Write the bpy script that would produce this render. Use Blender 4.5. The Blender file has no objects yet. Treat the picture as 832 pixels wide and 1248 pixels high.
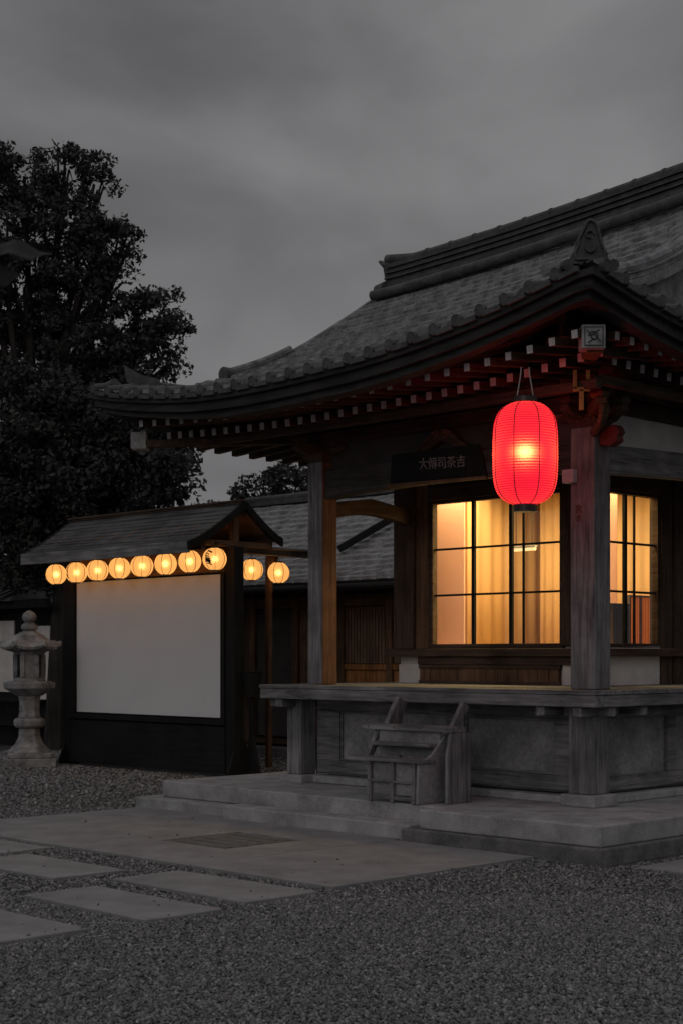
import bpy, math, random
import numpy as np
from mathutils import Vector, Matrix
random.seed(7); rng = np.random.default_rng(7)
S = bpy.context.scene; COL = S.collection
R = math.radians
BX, BY = 2.03, 12.40            # corner post of the hall; hall frame is turned by -45 deg
Q = math.sqrt(.5)

# ------------------------------------------------------------------ materials
def nt(name):
    m = bpy.data.materials.new(name); m.use_nodes = True
    t = m.node_tree; b = t.nodes['Principled BSDF']; return m, t, b
def node(t, kind, **kw):
    n = t.nodes.new(kind)
    for k, v in kw.items():
        if k in n.inputs: n.inputs[k].default_value = v
        else: setattr(n, k, v)
    return n
def ramp(t, fac, stops):
    r = t.nodes.new('ShaderNodeValToRGB'); e = r.color_ramp.elements
    while len(e) < len(stops): e.new(.5)
    for i, (p, c) in enumerate(stops):
        e[i].position = p; e[i].color = (*c, 1) if len(c) == 3 else c
    t.links.new(fac, r.inputs[0]); return r.outputs[0]
def coords(t, scale=(1,1,1), kind='Object'):
    tc = t.nodes.new('ShaderNodeTexCoord'); mp = t.nodes.new('ShaderNodeMapping')
    mp.inputs['Scale'].default_value = scale
    t.links.new(tc.outputs[kind], mp.inputs[0]); return mp.outputs[0]
def noise(t, vec, scale, detail=6, rough=.6, dist=0):
    n = node(t, 'ShaderNodeTexNoise', Scale=scale, Detail=detail, Roughness=rough, Distortion=dist)
    t.links.new(vec, n.inputs['Vector']); return n.outputs[0]
def bump(t, b, h, strength=.3, dist=.01):
    n = node(t, 'ShaderNodeBump', Strength=strength, Distance=dist)
    t.links.new(h, n.inputs['Height']); t.links.new(n.outputs[0], b.inputs['Normal'])
def mul(t, a, c, fac=1.0, blend='MULTIPLY'):
    n = t.nodes.new('ShaderNodeMix'); n.data_type = 'RGBA'; n.blend_type = blend
    n.inputs[0].default_value = fac
    t.links.new(a, n.inputs[6]); t.links.new(c, n.inputs[7]); return n.outputs[2]

def wood(name, c0, c1, axis='z', rough=.8, grain=26, b=.5):
    m, t, p = nt(name)
    sc = {'x': (.07,1,1), 'y': (1,.07,1), 'z': (1,1,.07)}[axis]
    v = coords(t, sc); g = noise(t, v, grain, 8, .65, .6)
    v2 = coords(t); w = noise(t, v2, 2.2, 5, .6)
    col = ramp(t, g, [(.3, c0), (.7, c1)])
    st = ramp(t, w, [(.3, (.45,.45,.45)), (.65, (1,1,1))])
    t.links.new(mul(t, col, st), p.inputs['Base Color'])
    p.inputs['Roughness'].default_value = rough
    p.inputs['Specular IOR Level'].default_value = .25
    bump(t, p, g, b, .006); return m
def stone(name, c0, c1, scale=5, fine=60, rough=.9, b=.5):
    m, t, p = nt(name)
    v = coords(t); a = noise(t, v, scale, 8, .65); f = noise(t, v, fine, 4, .7)
    col = ramp(t, a, [(.3, c0), (.7, c1)]); sp = ramp(t, f, [(.3, (.65,.65,.65)), (.6, (1,1,1))])
    t.links.new(mul(t, col, sp), p.inputs['Base Color'])
    p.inputs['Roughness'].default_value = rough; p.inputs['Specular IOR Level'].default_value = .25
    mx = t.nodes.new('ShaderNodeMath'); mx.operation = 'ADD'
    t.links.new(a, mx.inputs[0]); t.links.new(f, mx.inputs[1])
    bump(t, p, mx.outputs[0], b, .006); return m
def plain(name, c, rough=.7, var=.25, scale=6, spec=.3, metal=0):
    m, t, p = nt(name); v = coords(t); a = noise(t, v, scale, 6, .6)
    lo = tuple(x*(1-var) for x in c)
    t.links.new(ramp(t, a, [(.35, lo), (.65, c)]), p.inputs['Base Color'])
    p.inputs['Roughness'].default_value = rough; p.inputs['Specular IOR Level'].default_value = spec
    p.inputs['Metallic'].default_value = metal
    bump(t, p, a, .08, .01); return m

M = {}
gw0, gw1 = (.09,.087,.090), (.37,.36,.367)
for ax in 'xyz':
    M['grey'+ax] = wood('weathered wood '+ax, gw0, gw1, ax)
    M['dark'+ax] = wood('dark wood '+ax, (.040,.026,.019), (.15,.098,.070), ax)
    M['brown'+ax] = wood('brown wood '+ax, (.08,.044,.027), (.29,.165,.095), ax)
M['warmlit'] = wood('sheltered wood', (.10,.052,.034), (.31,.165,.105), 'z')  # browner wood with the warm window light painted into its colour
M['rearboard'] = wood('rear wall boards', (.12,.072,.048), (.40,.25,.17), 'z')
M['wainscot'] = wood('orange brown boards', (.22,.09,.035), (.60,.27,.10), 'z')
M['black'] = wood('blackened wood', (.008,.008,.008), (.022,.02,.02), 'z')
M['blackx'] = wood('blackened wood x', (.008,.008,.008), (.024,.022,.022), 'x')
M['eave'] = wood('eave board', (.028,.026,.026), (.085,.08,.078), 'x')
M['tip'] = plain('white rafter tip', (.82,.8,.79), .8, .35, 14)
M['tile'] = stone('roof tile', (.09,.09,.095), (.35,.349,.354), 7, 45, .62, .5)
M['tiledark'] = stone('ridge tile', (.05,.05,.052), (.14,.138,.14), 8, 40, .6, .5)
M['backtile'] = stone('back roof tile', (.18,.178,.182), (.42,.415,.42), 4, 30, .8, .5)
M['kioskroof'] = wood('board roof', (.035,.035,.036), (.15,.148,.15), 'x', .7, 14)
M['stone'] = stone('platform stone', (.25,.246,.25), (.54,.532,.538), 3.6, 80, .9, .9)
M['stonedk'] = stone('foundation stone', (.10,.098,.098), (.27,.262,.262), 5, 60, .95, 1)
M['lantstone'] = stone('lantern stone', (.11,.108,.108), (.46,.45,.45), 6, 45, .95, 1)
M['paving'] = stone('paving stone', (.22,.217,.224), (.37,.365,.374), 2.6, 150, .9, .8)
M['pavingdk'] = stone('inset paving', (.12,.118,.115), (.22,.215,.21), 8, 90, .9, .5)
M['plaster'] = plain('plaster', (.74,.70,.67), .9, .25, 3)
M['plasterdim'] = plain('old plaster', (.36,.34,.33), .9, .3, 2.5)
M['panelgrey'] = stone('weathered panel', (.15,.147,.15), (.40,.393,.40), 2.5, 30, .9, .3)
M['beamx'] = wood('old beam', (.028,.025,.023), (.125,.113,.105), 'x', .85, 20, .9)
M['blockend'] = plain('weathered white block', (.5,.49,.49), .85, .5, 9)
M['infill'] = plain('sooty plaster', (.09,.08,.077), .9, .35, 3)  # plaster in one dark, mottled tone
M['screen'] = plain('screen cloth', (.76,.755,.765), .9, .06, 1.3)
M['redpaint'] = plain('red painted wood', (.13,.03,.025), .6, .4, 12)
M['wire'] = plain('dark wire', (.03,.028,.025), .5, .2)
M['string'] = plain('pale string', (.6,.55,.5), .9, .2)
M['lacquer'] = plain('black lacquer', (.02,.018,.018), .35, .2, 8, .5)
M['brass'] = plain('brass', (.45,.22,.06), .45, .4, 20, .4, .3)
M['box'] = plain('grey box', (.5,.5,.5), .5, .3, 8)
M['letter'] = plain('pale lettering', (.42,.40,.38), .85, .85, 60)
M['ink'] = plain('black ink', (.01,.01,.01), .8, .1)
M['curtain'] = plain('curtain cloth', (.78,.56,.33), .95, .12, 2)
M['paper'] = plain('pinkish paper', (.85,.66,.62), .95, .1, 2)
for k_ in ('curtain','paper'):
    t_ = M[k_].node_tree; p_ = t_.nodes['Principled BSDF']; tr_ = node(t_, 'ShaderNodeBsdfTranslucent'); tr_.inputs[0].default_value = (*((.85,.6,.35) if k_ == 'curtain' else (.9,.68,.62)), 1)
    m_ = node(t_, 'ShaderNodeMixShader'); m_.inputs[0].default_value = .5
    t_.links.new(p_.outputs[0], m_.inputs[1]); t_.links.new(tr_.outputs[0], m_.inputs[2]); t_.links.new(m_.outputs[0], t_.nodes['Material Output'].inputs[0])
M['inwall'] = plain('room wall', (.8,.6,.38), .95, .1, 1.5)
M['bark'] = wood('bark', (.02,.018,.016), (.07,.06,.055), 'z', .95, 14, 1)

# woven box
m, t, p = nt('woven reed')
v = coords(t); w = node(t, 'ShaderNodeTexBrick', Scale=18.0); t.links.new(v, w.inputs['Vector'])
w.inputs['Color1'].default_value = (.8,.5,.25,1); w.inputs['Color2'].default_value = (.7,.4,.18,1); w.inputs['Mortar'].default_value = (.3,.12,.05,1)
t.links.new(w.outputs[0], p.inputs['Base Color']); p.inputs['Roughness'].default_value = .8; M['woven'] = m
tr = node(t, 'ShaderNodeBsdfTranslucent'); t.links.new(w.outputs[0], tr.inputs[0]); mx = node(t, 'ShaderNodeMixShader'); mx.inputs[0].default_value = .7
t.links.new(p.outputs[0], mx.inputs[1]); t.links.new(tr.outputs[0], mx.inputs[2]); t.links.new(mx.outputs[0], t.nodes['Material Output'].inputs[0])

# leaves
def leafmat(name, c0, c1):
    m, t, p = nt(name); v = coords(t)
    a = noise(t, v, 3, 3); t.links.new(ramp(t, a, [(.35, c0), (.65, c1)]), p.inputs['Base Color'])
    p.inputs['Roughness'].default_value = .55; p.inputs['Specular IOR Level'].default_value = .3
    tr = node(t, 'ShaderNodeBsdfTranslucent'); tr.inputs[0].default_value = (*[x*.8 for x in c1], 1)
    mx = node(t, 'ShaderNodeMixShader'); mx.inputs[0].default_value = .15
    t.links.new(p.outputs[0], mx.inputs[1]); t.links.new(tr.outputs[0], mx.inputs[2])
    t.links.new(mx.outputs[0], t.nodes['Material Output'].inputs[0]); return m
M['leaf'] = leafmat('dark leaf', (.025,.027,.026), (.07,.073,.068))
M['leafdark'] = leafmat('near leaf', (.012,.013,.012), (.035,.036,.034))
M['leaf2'] = leafmat('glossy leaf', (.04,.043,.04), (.11,.113,.105))

# glass: faint reflection, lets light through
m, t, p = nt('window glass')
g = node(t, 'ShaderNodeBsdfGlossy', Roughness=.03); tr = node(t, 'ShaderNodeBsdfTransparent')
tr.inputs[0].default_value = (.96,.95,.93,1); mx = node(t, 'ShaderNodeMixShader'); mx.inputs[0].default_value = .06
t.links.new(tr.outputs[0], mx.inputs[1]); t.links.new(g.outputs[0], mx.inputs[2])
t.links.new(mx.outputs[0], t.nodes['Material Output'].inputs[0]); M['glass'] = m

# lit paper: emits evenly and scatters the lamp inside
def litpaper(name, emit, es, tint, refr, rough, transl, leak):
    m, t, p = nt(name); t.nodes.remove(p)
    e = node(t, 'ShaderNodeEmission', Strength=es); e.inputs[0].default_value = (*emit, 1)
    a = noise(t, coords(t), 9, 5); rp = ramp(t, a, [(.3, tuple(x*.72 for x in emit)), (.7, emit)])
    t.links.new(rp, e.inputs[0])
    rf = node(t, 'ShaderNodeBsdfRefraction', Roughness=rough, IOR=1.3); rf.inputs[0].default_value = (*refr, 1)
    tl = node(t, 'ShaderNodeBsdfTranslucent'); tl.inputs[0].default_value = (*transl, 1)
    df = node(t, 'ShaderNodeBsdfDiffuse'); df.inputs[0].default_value = (*tint, 1)
    a1 = t.nodes.new('ShaderNodeAddShader'); m1 = node(t, 'ShaderNodeMixShader'); m1.inputs[0].default_value = .65
    m2 = node(t, 'ShaderNodeMixShader'); m2.inputs[0].default_value = .2
    t.links.new(rf.outputs[0], m1.inputs[1]); t.links.new(tl.outputs[0], m1.inputs[2])
    t.links.new(m1.outputs[0], m2.inputs[1]); t.links.new(df.outputs[0], m2.inputs[2])
    t.links.new(m2.outputs[0], a1.inputs[0]); t.links.new(e.outputs[0], a1.inputs[1])
    tp = node(t, 'ShaderNodeBsdfTransparent'); tp.inputs[0].default_value = (*leak, 1); m3 = node(t, 'ShaderNodeMixShader'); m3.inputs[0].default_value = .22
    t.links.new(a1.outputs[0], m3.inputs[1]); t.links.new(tp.outputs[0], m3.inputs[2])
    t.links.new(m3.outputs[0], t.nodes['Material Output'].inputs[0]); return m
M['redpaper'] = litpaper('lit red paper', (.72,.002,.045), .85, (.3,.01,.03), (.6,.12,.08), .97, (.26,.022,.04), (1,.13,.07))
M['amberpaper'] = litpaper('lit amber paper', (1,.58,.18), .64, (.6,.45,.25), (.5,.38,.25), .85, (.7,.36,.16), (.8,.5,.25))

# gravel ground
m, t, p = nt('gravel ground'); v = coords(t)
vo = node(t, 'ShaderNodeTexVoronoi', Scale=55.0); t.links.new(v, vo.inputs['Vector'])
a = noise(t, v, 90, 5, .8); big = noise(t, v, .7, 5)
col = ramp(t, vo.outputs['Color'], [(.15, (.10,.099,.101)), (.85, (.28,.275,.28))])
col = mul(t, col, ramp(t, vo.outputs['Distance'], [(.25, (1,1,1)), (.6, (.25,.25,.25))]))
col = mul(t, col, ramp(t, big, [(.3, (.6,.6,.6)), (.7, (1,1,1))]))
t.links.new(col, p.inputs['Base Color']); p.inputs['Roughness'].default_value = .9
n = node(t, 'ShaderNodeMath', operation='MULTIPLY'); n.inputs[1].default_value = -1
t.links.new(vo.outputs['Distance'], n.inputs[0]); bump(t, p, n.outputs[0], .9, .02); M['ground'] = m
m, t, p = nt('pebbles')
oi = node(t, 'ShaderNodeNewGeometry')
col = ramp(t, oi.outputs['Random Per Island'], [(0, (.09,.09,.092)), (.5, (.17,.168,.173)), (.93, (.27,.267,.272)), (1, (.42,.41,.415))])
t.links.new(col, p.inputs['Base Color']); p.inputs['Roughness'].default_value = .8; p.inputs['Specular IOR Level'].default_value = .3
M['pebble'] = m

# ------------------------------------------------------------------ mesh builder
class MB:
    def __init__(s): s.v = []; s.f = []; s.mi = []
    def add(s, vs, fs, mi=0):
        k = len(s.v); s.v += [tuple(x) for x in vs]
        for f in fs: s.f.append(tuple(i+k for i in f)); s.mi.append(mi)
        return s
    def box(s, x0, x1, y0, y1, z0, z1, mi=0):
        if x0 > x1: x0, x1 = x1, x0
        if y0 > y1: y0, y1 = y1, y0
        return s.add([(x0,y0,z0),(x1,y0,z0),(x1,y1,z0),(x0,y1,z0),(x0,y0,z1),(x1,y0,z1),(x1,y1,z1),(x0,y1,z1)],
                     [(3,2,1,0),(4,5,6,7),(0,1,5,4),(1,2,6,5),(2,3,7,6),(3,0,4,7)], mi)
    def beam(s, p, q, w, h, mi=0, up=(0,0,1), tip=None):
        p, q = Vector(p), Vector(q); d = (q-p).normalized(); sd = d.cross(Vector(up)).normalized(); u = sd.cross(d)
        vs = [c + sd*a*w/2 + u*b*h/2 for c in (p, q) for a, b in ((-1,-1),(1,-1),(1,1),(-1,1))]
        k = len(s.f); s.add(vs, [(0,1,2,3),(7,6,5,4),(0,4,5,1),(1,5,6,2),(2,6,7,3),(3,7,4,0)], mi)
        if tip is not None: s.mi[k] = tip
        return s
    def prism(s, pts, d, mi=0):            # polygon (3-D points) pushed along vector d
        n = len(pts); d = Vector(d); P = [Vector(x) for x in pts]
        vs = P + [x+d for x in P]
        return s.add(vs, [tuple(range(n))[::-1], tuple(range(n, 2*n))] + [(i, (i+1) % n, n+(i+1) % n, n+i) for i in range(n)], mi)
    def lathe(s, prof, seg=24, c=(0,0,0), rot=0, mi=0, fn=None):
        k = len(s.v); n = len(prof)
        for j, (r, z) in enumerate(prof):
            for i in range(seg):
                a = rot + 2*math.pi*i/seg; rr = r if fn is None else fn(r, z, a)
                s.v.append((c[0]+rr*math.cos(a), c[1]+rr*math.sin(a), c[2]+z))
        for j in range(n-1):
            for i in range(seg):
                i2 = (i+1) % seg; s.f.append((k+j*seg+i, k+j*seg+i2, k+(j+1)*seg+i2, k+(j+1)*seg+i)); s.mi.append(mi)
        if prof[0][0] > 1e-4: s.f.append(tuple(k+i for i in range(seg))[::-1]); s.mi.append(mi)
        if prof[-1][0] > 1e-4: s.f.append(tuple(k+(n-1)*seg+i for i in range(seg))); s.mi.append(mi)
        return s
    def tube(s, pts, r, seg=8, mi=0, cap=True):
        P = [Vector(x) for x in pts]; k = len(s.v); n = len(P)
        rr = r if isinstance(r, (list, tuple)) else [r]*n
        ref = None
        for i, p in enumerate(P):
            d = (P[min(i+1, n-1)]-P[max(i-1, 0)]).normalized()
            if ref is None: ref = d.orthogonal().normalized()
            a = (ref - d*ref.dot(d)).normalized(); b = d.cross(a); ref = a
            for j in range(seg):
                th = 2*math.pi*j/seg; s.v.append(tuple(p + (a*math.cos(th)+b*math.sin(th))*rr[i]))
        for i in range(n-1):
            for j in range(seg):
                j2 = (j+1) % seg; s.f.append((k+i*seg+j, k+i*seg+j2, k+(i+1)*seg+j2, k+(i+1)*seg+j)); s.mi.append(mi)
        if cap:
            s.f.append(tuple(k+j for j in range(seg))[::-1]); s.mi.append(mi)
            s.f.append(tuple(k+(n-1)*seg+j for j in range(seg))); s.mi.append(mi)
        return s
    def build(s, name, mats, parent=None, bevel=0, smooth=False, off=(0,0,0)):
        me = bpy.data.meshes.new(name)
        me.from_pydata([(x-off[0], y-off[1], z-off[2]) for x, y, z in s.v], [], s.f)
        if not isinstance(mats, (list, tuple)): mats = [mats]
        for m in mats: me.materials.append(M[m] if isinstance(m, str) else m)
        me.polygons.foreach_set('material_index', s.mi)
        if smooth: me.polygons.foreach_set('use_smooth', [True]*len(me.polygons))
        me.update(); o = bpy.data.objects.new(name, me); COL.objects.link(o)
        if parent: o.parent = parent
        if bevel:
            b = o.modifiers.new('bevel', 'BEVEL'); b.width = bevel; b.segments = 2; b.limit_method = 'ANGLE'
            b.harden_normals = False
        return o
def fast_mesh(name, V, F, mat, parent=None, smooth=False):
    me = bpy.data.meshes.new(name); nv, nf, k = len(V), len(F), F.shape[1]
    me.vertices.add(nv); me.vertices.foreach_set('co', V.astype(np.float32).ravel())
    me.loops.add(nf*k); me.loops.foreach_set('vertex_index', F.astype(np.int32).ravel())
    me.polygons.add(nf); me.polygons.foreach_set('loop_start', np.arange(nf, dtype=np.int32)*k)
    me.polygons.foreach_set('loop_total', np.full(nf, k, dtype=np.int32))
    me.update(calc_edges=True); me.materials.append(M[mat])
    if smooth: me.polygons.foreach_set('use_smooth', [True]*nf)
    o = bpy.data.objects.new(name, me); COL.objects.link(o)
    if parent: o.parent = parent
    return o
def tag(o, label=None, cat=None, group=None, kind=None):
    if label: o['label'] = label
    if cat: o['category'] = cat
    if group: o['group'] = group
    if kind: o['kind'] = kind
    return o
def wpt(x, y, z=0): return (BX + Q*(x+y), BY + Q*(y-x), z)      # hall frame -> world
def root(name, x, y, z, label, cat, group=None, world=False, rz=-45):
    o = bpy.data.objects.new(name, None); COL.objects.link(o); o.empty_display_size = .2
    o.location = (x, y, z) if world else wpt(x, y, z); o.rotation_euler = (0, 0, R(rz))
    return tag(o, label, cat, group)
def interp(x, tab):
    return float(np.interp(x, [a for a, b in tab], [b for a, b in tab]))
def smooth_interp(tab):
    xs = [a for a, b in tab]; ys = [b for a, b in tab]; n = len(xs)
    d = [(ys[min(i+1, n-1)]-ys[max(i-1, 0)])/(xs[min(i+1, n-1)]-xs[max(i-1, 0)]) for i in range(n)]
    def f(x):
        x = min(max(x, xs[0]), xs[-1]); i = max(j for j in range(n-1) if xs[j] <= x+1e-12) if x < xs[-1] else n-2
        h = xs[i+1]-xs[i]; s = (x-xs[i])/h
        return (2*s**3-3*s*s+1)*ys[i] + (s**3-2*s*s+s)*h*d[i] + (-2*s**3+3*s*s)*ys[i+1] + (s**3-s*s)*h*d[i+1]
    return f

# ------------------------------------------------------------------ ground, gravel, paving
def sheet(name, poly, z, mat, kind='structure', th=None):
    b = MB()
    if th: b.prism([(x, y, z-th) for x, y in poly], (0, 0, th))
    else: b.add([(x, y, z) for x, y in poly], [tuple(range(len(poly)))])
    o = b.build(name, mat, None, .006 if th else 0); return tag(o, kind=kind)
sheet('ground', [(-400,-60),(400,-60),(400,700),(-400,700)], 0, 'ground')
def brect(x0, x1, y0, y1, j=0):
    pts = []
    for x, y in ((x0,y0),(x1,y0),(x1,y1),(x0,y1)):
        X, Y, _ = wpt(x+random.uniform(-j, j), y+random.uniform(-j, j)); pts.append((X, Y))
    return pts
PAVED = []
def pslab(x0, x1, y0, y1): PAVED.append((x0, x1, y0, y1))
pave = root('paving', -2, -2.2, 0, None, None); pave['kind'] = 'structure'
pv = MB()
for x0, x1, y0, y1 in ((-.99,.43,-3.38,-1.3), (-4.55,-1.004,-3.38,-2.63), (-4.55,-2.29,-2.63,-1.0), (-1.49,-1.004,-2.63,-1.2), (-2.29,-1.49,-1.80,-1.2)):
    pv.box(x0, x1, y0, y1, -.02, .028); pslab(x0, x1, y0, y1)
pv.build('paving_slab', 'paving', pave, .004, off=(-2,-2.2,0))
pslab(-2.3,-1.49,-2.64,-1.79)
pi = MB(); pi.box(-2.284,-1.496,-2.624,-1.806,-.02,.02)
for i in range(5): pi.box(-2.2, -1.58, -2.55+i*.15, -2.46+i*.15, .018, .026)
pi.build('drain_cover', 'pavingdk', pave, .003, off=(-2,-2.2,0))
sheet('path', brect(1.25, 2.9, -1.2, -.2), .02, 'paving', th=.05); pslab(1.25, 2.9, -1.2, -.2)
stones = [(-.85,.5,-4.15,-3.58,'stepping slab nearest the big paved slab, just in front of its corner'),
          (-.7,.55,-4.97,-4.40,'stepping slab in the middle of the front row with gravel all round'),
          (-.7,.55,-5.95,-5.35,'stepping slab nearest the camera, cut off by the left edge'),
          (-2.35,-1.15,-4.40,-3.83,'stepping slab of the rear row that shows almost whole at the left'),
          (-3.7,-2.55,-4.0,-3.5,'stepping slab farthest back, narrow and beside the paved slab edge'),
          (-2.7,-1.52,-5.1,-4.55,'stepping slab of which only a small corner shows at the left edge')]
for x0, x1, y0, y1, lab in stones:
    cx, cy = (x0+x1)/2, (y0+y1)/2
    b = MB(); jj = lambda: random.uniform(-.02,.02)
    b.prism([(x0+jj(),y0+jj(),-.03),(x1+jj(),y0+jj(),-.03),(x1+jj(),y1+jj(),-.03),(x0+jj(),y1+jj(),-.03)], (0,0,.056))
    o = b.build('stepping_stone', 'paving', None, .006, off=(cx,cy,0)); o.location = wpt(cx, cy, 0); o.rotation_euler = (0,0,R(-45))
    tag(o, lab, 'stepping stone', 'stepping stones in the gravel'); pslab(x0, x1, y0, y1)

# gravel pebbles: real stones over the near ground
ico_v = []; ph = (1+5**.5)/2
for a in (-1, 1):
    for c in (-ph, ph): ico_v += [(0,a,c),(a,c,0),(c,0,a)]
ico_v = np.array(ico_v)/math.sqrt(1+ph*ph)
from itertools import combinations
dm = np.linalg.norm(ico_v[:,None]-ico_v[None], axis=2); el = dm[dm > .1].min()*1.05
ico_f = []
for a, b_, c in combinations(range(12), 3):
    if dm[a,b_] < el and dm[b_,c] < el and dm[a,c] < el:
        nrm = np.cross(ico_v[b_]-ico_v[a], ico_v[c]-ico_v[a])
        ico_f.append((a,b_,c) if nrm.dot(ico_v[a]) > 0 else (a,c,b_))
ico_f = np.array(ico_f)
def pebbles(n, ylo, yhi, s0, s1):
    u = rng.random(n); Y = np.sqrt(ylo**2 + u*(yhi**2-ylo**2)); X = (rng.random(n)*2-1)*Y*.27
    dx, dy = X-BX, Y-BY; lx = (dx-dy)*Q; ly = (dx+dy)*Q
    keep = np.ones(n, bool)
    onslab = rng.random(n) < .0018
    for x0, x1, y0, y1 in PAVED:
        keep &= ~((lx > x0-.006) & (lx < x1+.006) & (ly > y0-.006) & (ly < y1+.006) & ~onslab)
    lift = np.where(np.any([(lx > x0) & (lx < x1) & (ly > y0) & (ly < y1) for x0, x1, y0, y1 in PAVED], axis=0), .024, 0)
    for x0, x1, y0, y1 in [(-4.66, 1.05, -1.27, 6), (-4,1.1,-1.3,6), (-10.6,-6.9,1.9,2.7)]:
        keep &= ~((lx > x0-.006) & (lx < x1+.006) & (ly > y0-.006) & (ly < y1+.006))
    X, Y, lift = X[keep], Y[keep], lift[keep]; n = len(X)
    sc = s0 + (s1-s0)*rng.random((n,1))**2
    ang = rng.random(n)*6.283
    v = ico_v[None]*(1+.45*(rng.random((n,12,1))-.5))*sc[:,None]*np.stack([np.ones(n), .55+.4*rng.random(n), .45+.3*rng.random(n)], 1)[:,None]
    tl = rng.normal(0, .35, (n, 2)); v[...,2] += v[...,0]*tl[:,0:1] + v[...,1]*tl[:,1:2]
    c, s = np.cos(ang)[:,None], np.sin(ang)[:,None]
    x = v[...,0]*c-v[...,1]*s + X[:,None]; y = v[...,0]*s+v[...,1]*c + Y[:,None]
    z = v[...,2] + (sc*.25 + rng.random((n,1))*.006 + lift[:,None])
    V = np.stack([x,y,z], 2).reshape(-1,3); F = (ico_f[None]+12*np.arange(n)[:,None,None]).reshape(-1,3)
    return V, F
V1, F1 = pebbles(100000, 5.3, 9.5, .0055, .0145); V2, F2 = pebbles(80000, 9.5, 15, .0075, .017); V3, F3 = pebbles(45000, 15, 24, .014, .028)
gr = fast_mesh('gravel', np.vstack([V1, V2, V3]), np.vstack([F1, F2+len(V1), F3+len(V1)+len(V2)]), 'pebble')
tag(gr, 'fine grey gravel covering the yard', 'gravel', kind='stuff')

# ------------------------------------------------------------------ stone platform of the hall
pf = root('stone_platform', -2, 0, 0, 'low grey stone platform carrying the wooden hall', 'stone platform'); OF = (-2,0,0)
b = MB(); b.box(-.8, .95, -1.2, 6, .125, .28); b.build('platform_slab', 'stone', pf, .012, off=OF)
b = MB(); b.box(-3.2, -.803, -.92, 6, .125, .278); b.box(-4.45, -3.204, -.9, 6, .125, .282); b.build('platform_slab', 'stone', pf, .012, off=OF)
b = MB(); b.box(-.95, .99, -1.25, 6.04, -.1, .123); b.build('foundation_course', 'stonedk', pf, .014, off=OF)
b = MB(); b.box(-4.65, -3.27, -1.08, 6.04, -.1, .122); b.box(-3.25, -.96, -.94, 6.04, -.1, .12); b.build('foundation_course', 'stone', pf, .012, off=OF)
o = MB().box(-3.2, -.9, -1.2, -.955, -.05, .145).build('stone_step', 'stone', None, .015, off=(-2.1,-1.1,0))
o.location = wpt(-2.1,-1.1,0); o.rotation_euler = (0,0,R(-45)); tag(o, 'long low stone step block in front of the wooden steps', 'stone step')


# ------------------------------------------------------------------ the hall
hall = root('temple_hall', 0, 0, 0, 'wooden temple hall with curved tiled roof and warmly lit windows', 'temple')
T0, T1 = -4.85, 1.1        # roof extent in x (x = -t)
V0, V1_ = -1.5, 5.5
GL, GR = -4.2, .55          # gable planes
zL = smooth_interp([(-4.85,4.10),(-4.33,4.0),(-3.47,3.89),(-2.67,3.855),(-1.34,3.89),(-.6,3.955),(.18,4.07),(1.1,4.27)])
zR = smooth_interp([(-1.5,4.25),(-.6,4.08),(.5,3.96),(2,3.90),(3.5,3.96),(4.6,4.08),(5.5,4.25)])
zF = smooth_interp([(-1.5,4.09),(-.6,3.96),(.5,3.87),(2,3.84),(3.5,3.87),(4.6,3.96),(5.5,4.09)])
prof = smooth_interp([(0,3.83),(.5,3.965),(1,4.13),(1.5,4.33),(2,4.575),(2.75,5.02),(3.5,5.50)])
def wgt(d): return max(0, 1-d/2.4)**1.6
def ridge_path(x): return 5.50 + .05 + .05*max(0, (x+2.5)/2.8)**1.5 + .22*max(0,(x+3.9)/4.2)**1.2
def surf(x, y):
    yy = y if y <= 2 else 4-y
    a = prof(yy-V0) + (zL(x)-3.83)*wgt(yy-V0) + (ridge_path(min(x, GR))-5.53)*max(0, (yy-V0)/3.5)**2
    if x > GR: a = min(a, prof(T1-x) + (zR(y)-3.83)*wgt(T1-x))
    if x < GL: a = min(a, prof(x-T0) + (zF(y)-3.83)*wgt(x-T0))
    return a
# tiled surface: overlapping courses, each tile row a real lip, pan-and-roll profile along x
def tiled(name, u0, u1, vs, place, period, parent, mat, off=(0,0,0), camber=.006, step=.02, rough=.004, gap=.016, scal=.035):
    """flat tiles in overlapping, staggered courses; every tile has its own small tilt and an open joint"""
    b = MB(); n = int(round((u1-u0)/period)); w = (u1-u0)/n
    for c in range(len(vs)-1):
        va, vb = vs[c], vs[c+1]; us = []
        edges = [u0 + w*k + (w*.5 if c % 2 else 0) for k in range(-1, n+1)]
        for e in edges:
            a, z = max(e, u0), min(e+w, u1)
            if z-a < .02: continue
            h = random.uniform(-rough, rough); t_ = random.uniform(-rough, rough)
            for kk, dz in ((0, -gap), (.035, -gap), (.07, 0), (.25, camber*.7), (.5, camber), (.75, camber*.7), (.965, 0), (1, -gap)):
                q = (a+(z-a)*kk-e)/w; us.append((a+(z-a)*kk, dz+h+t_*(kk-.5), scal*abs(2*q-1)**2.2))
        rows = [(va, step*.05, .2), (va-.004, step, 1), ((va+vb)/2, step*.62, .8), (vb+.012, step*.1, .3)]
        base = len(b.v); nu = len(us)
        for (vv, h, k) in rows:
            for u, dz, sc_ in us:
                sv = sc_*(1 if vb > va else -1) if h > step*.5 and vv < va+1e-6 and vb > va else (sc_*-1 if vb < va and h > step*.7 else 0)
                x, y, z = place(u, vv+sv); b.v.append((x, y, z+h+dz*k))
        for r in range(3):
            for i in range(nu-1):
                a = base+r*nu+i; b.f.append((a, a+1, a+nu+1, a+nu)); b.mi.append(0)
    return b.build(name, mat, parent, off=off)
PER = .23
tiled('roof', GL, GR, list(np.linspace(V0, 2, 28)), lambda u, v: (u, v, surf(u, v)), .175, hall, 'tile', step=.036, rough=.009, gap=.022)
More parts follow.
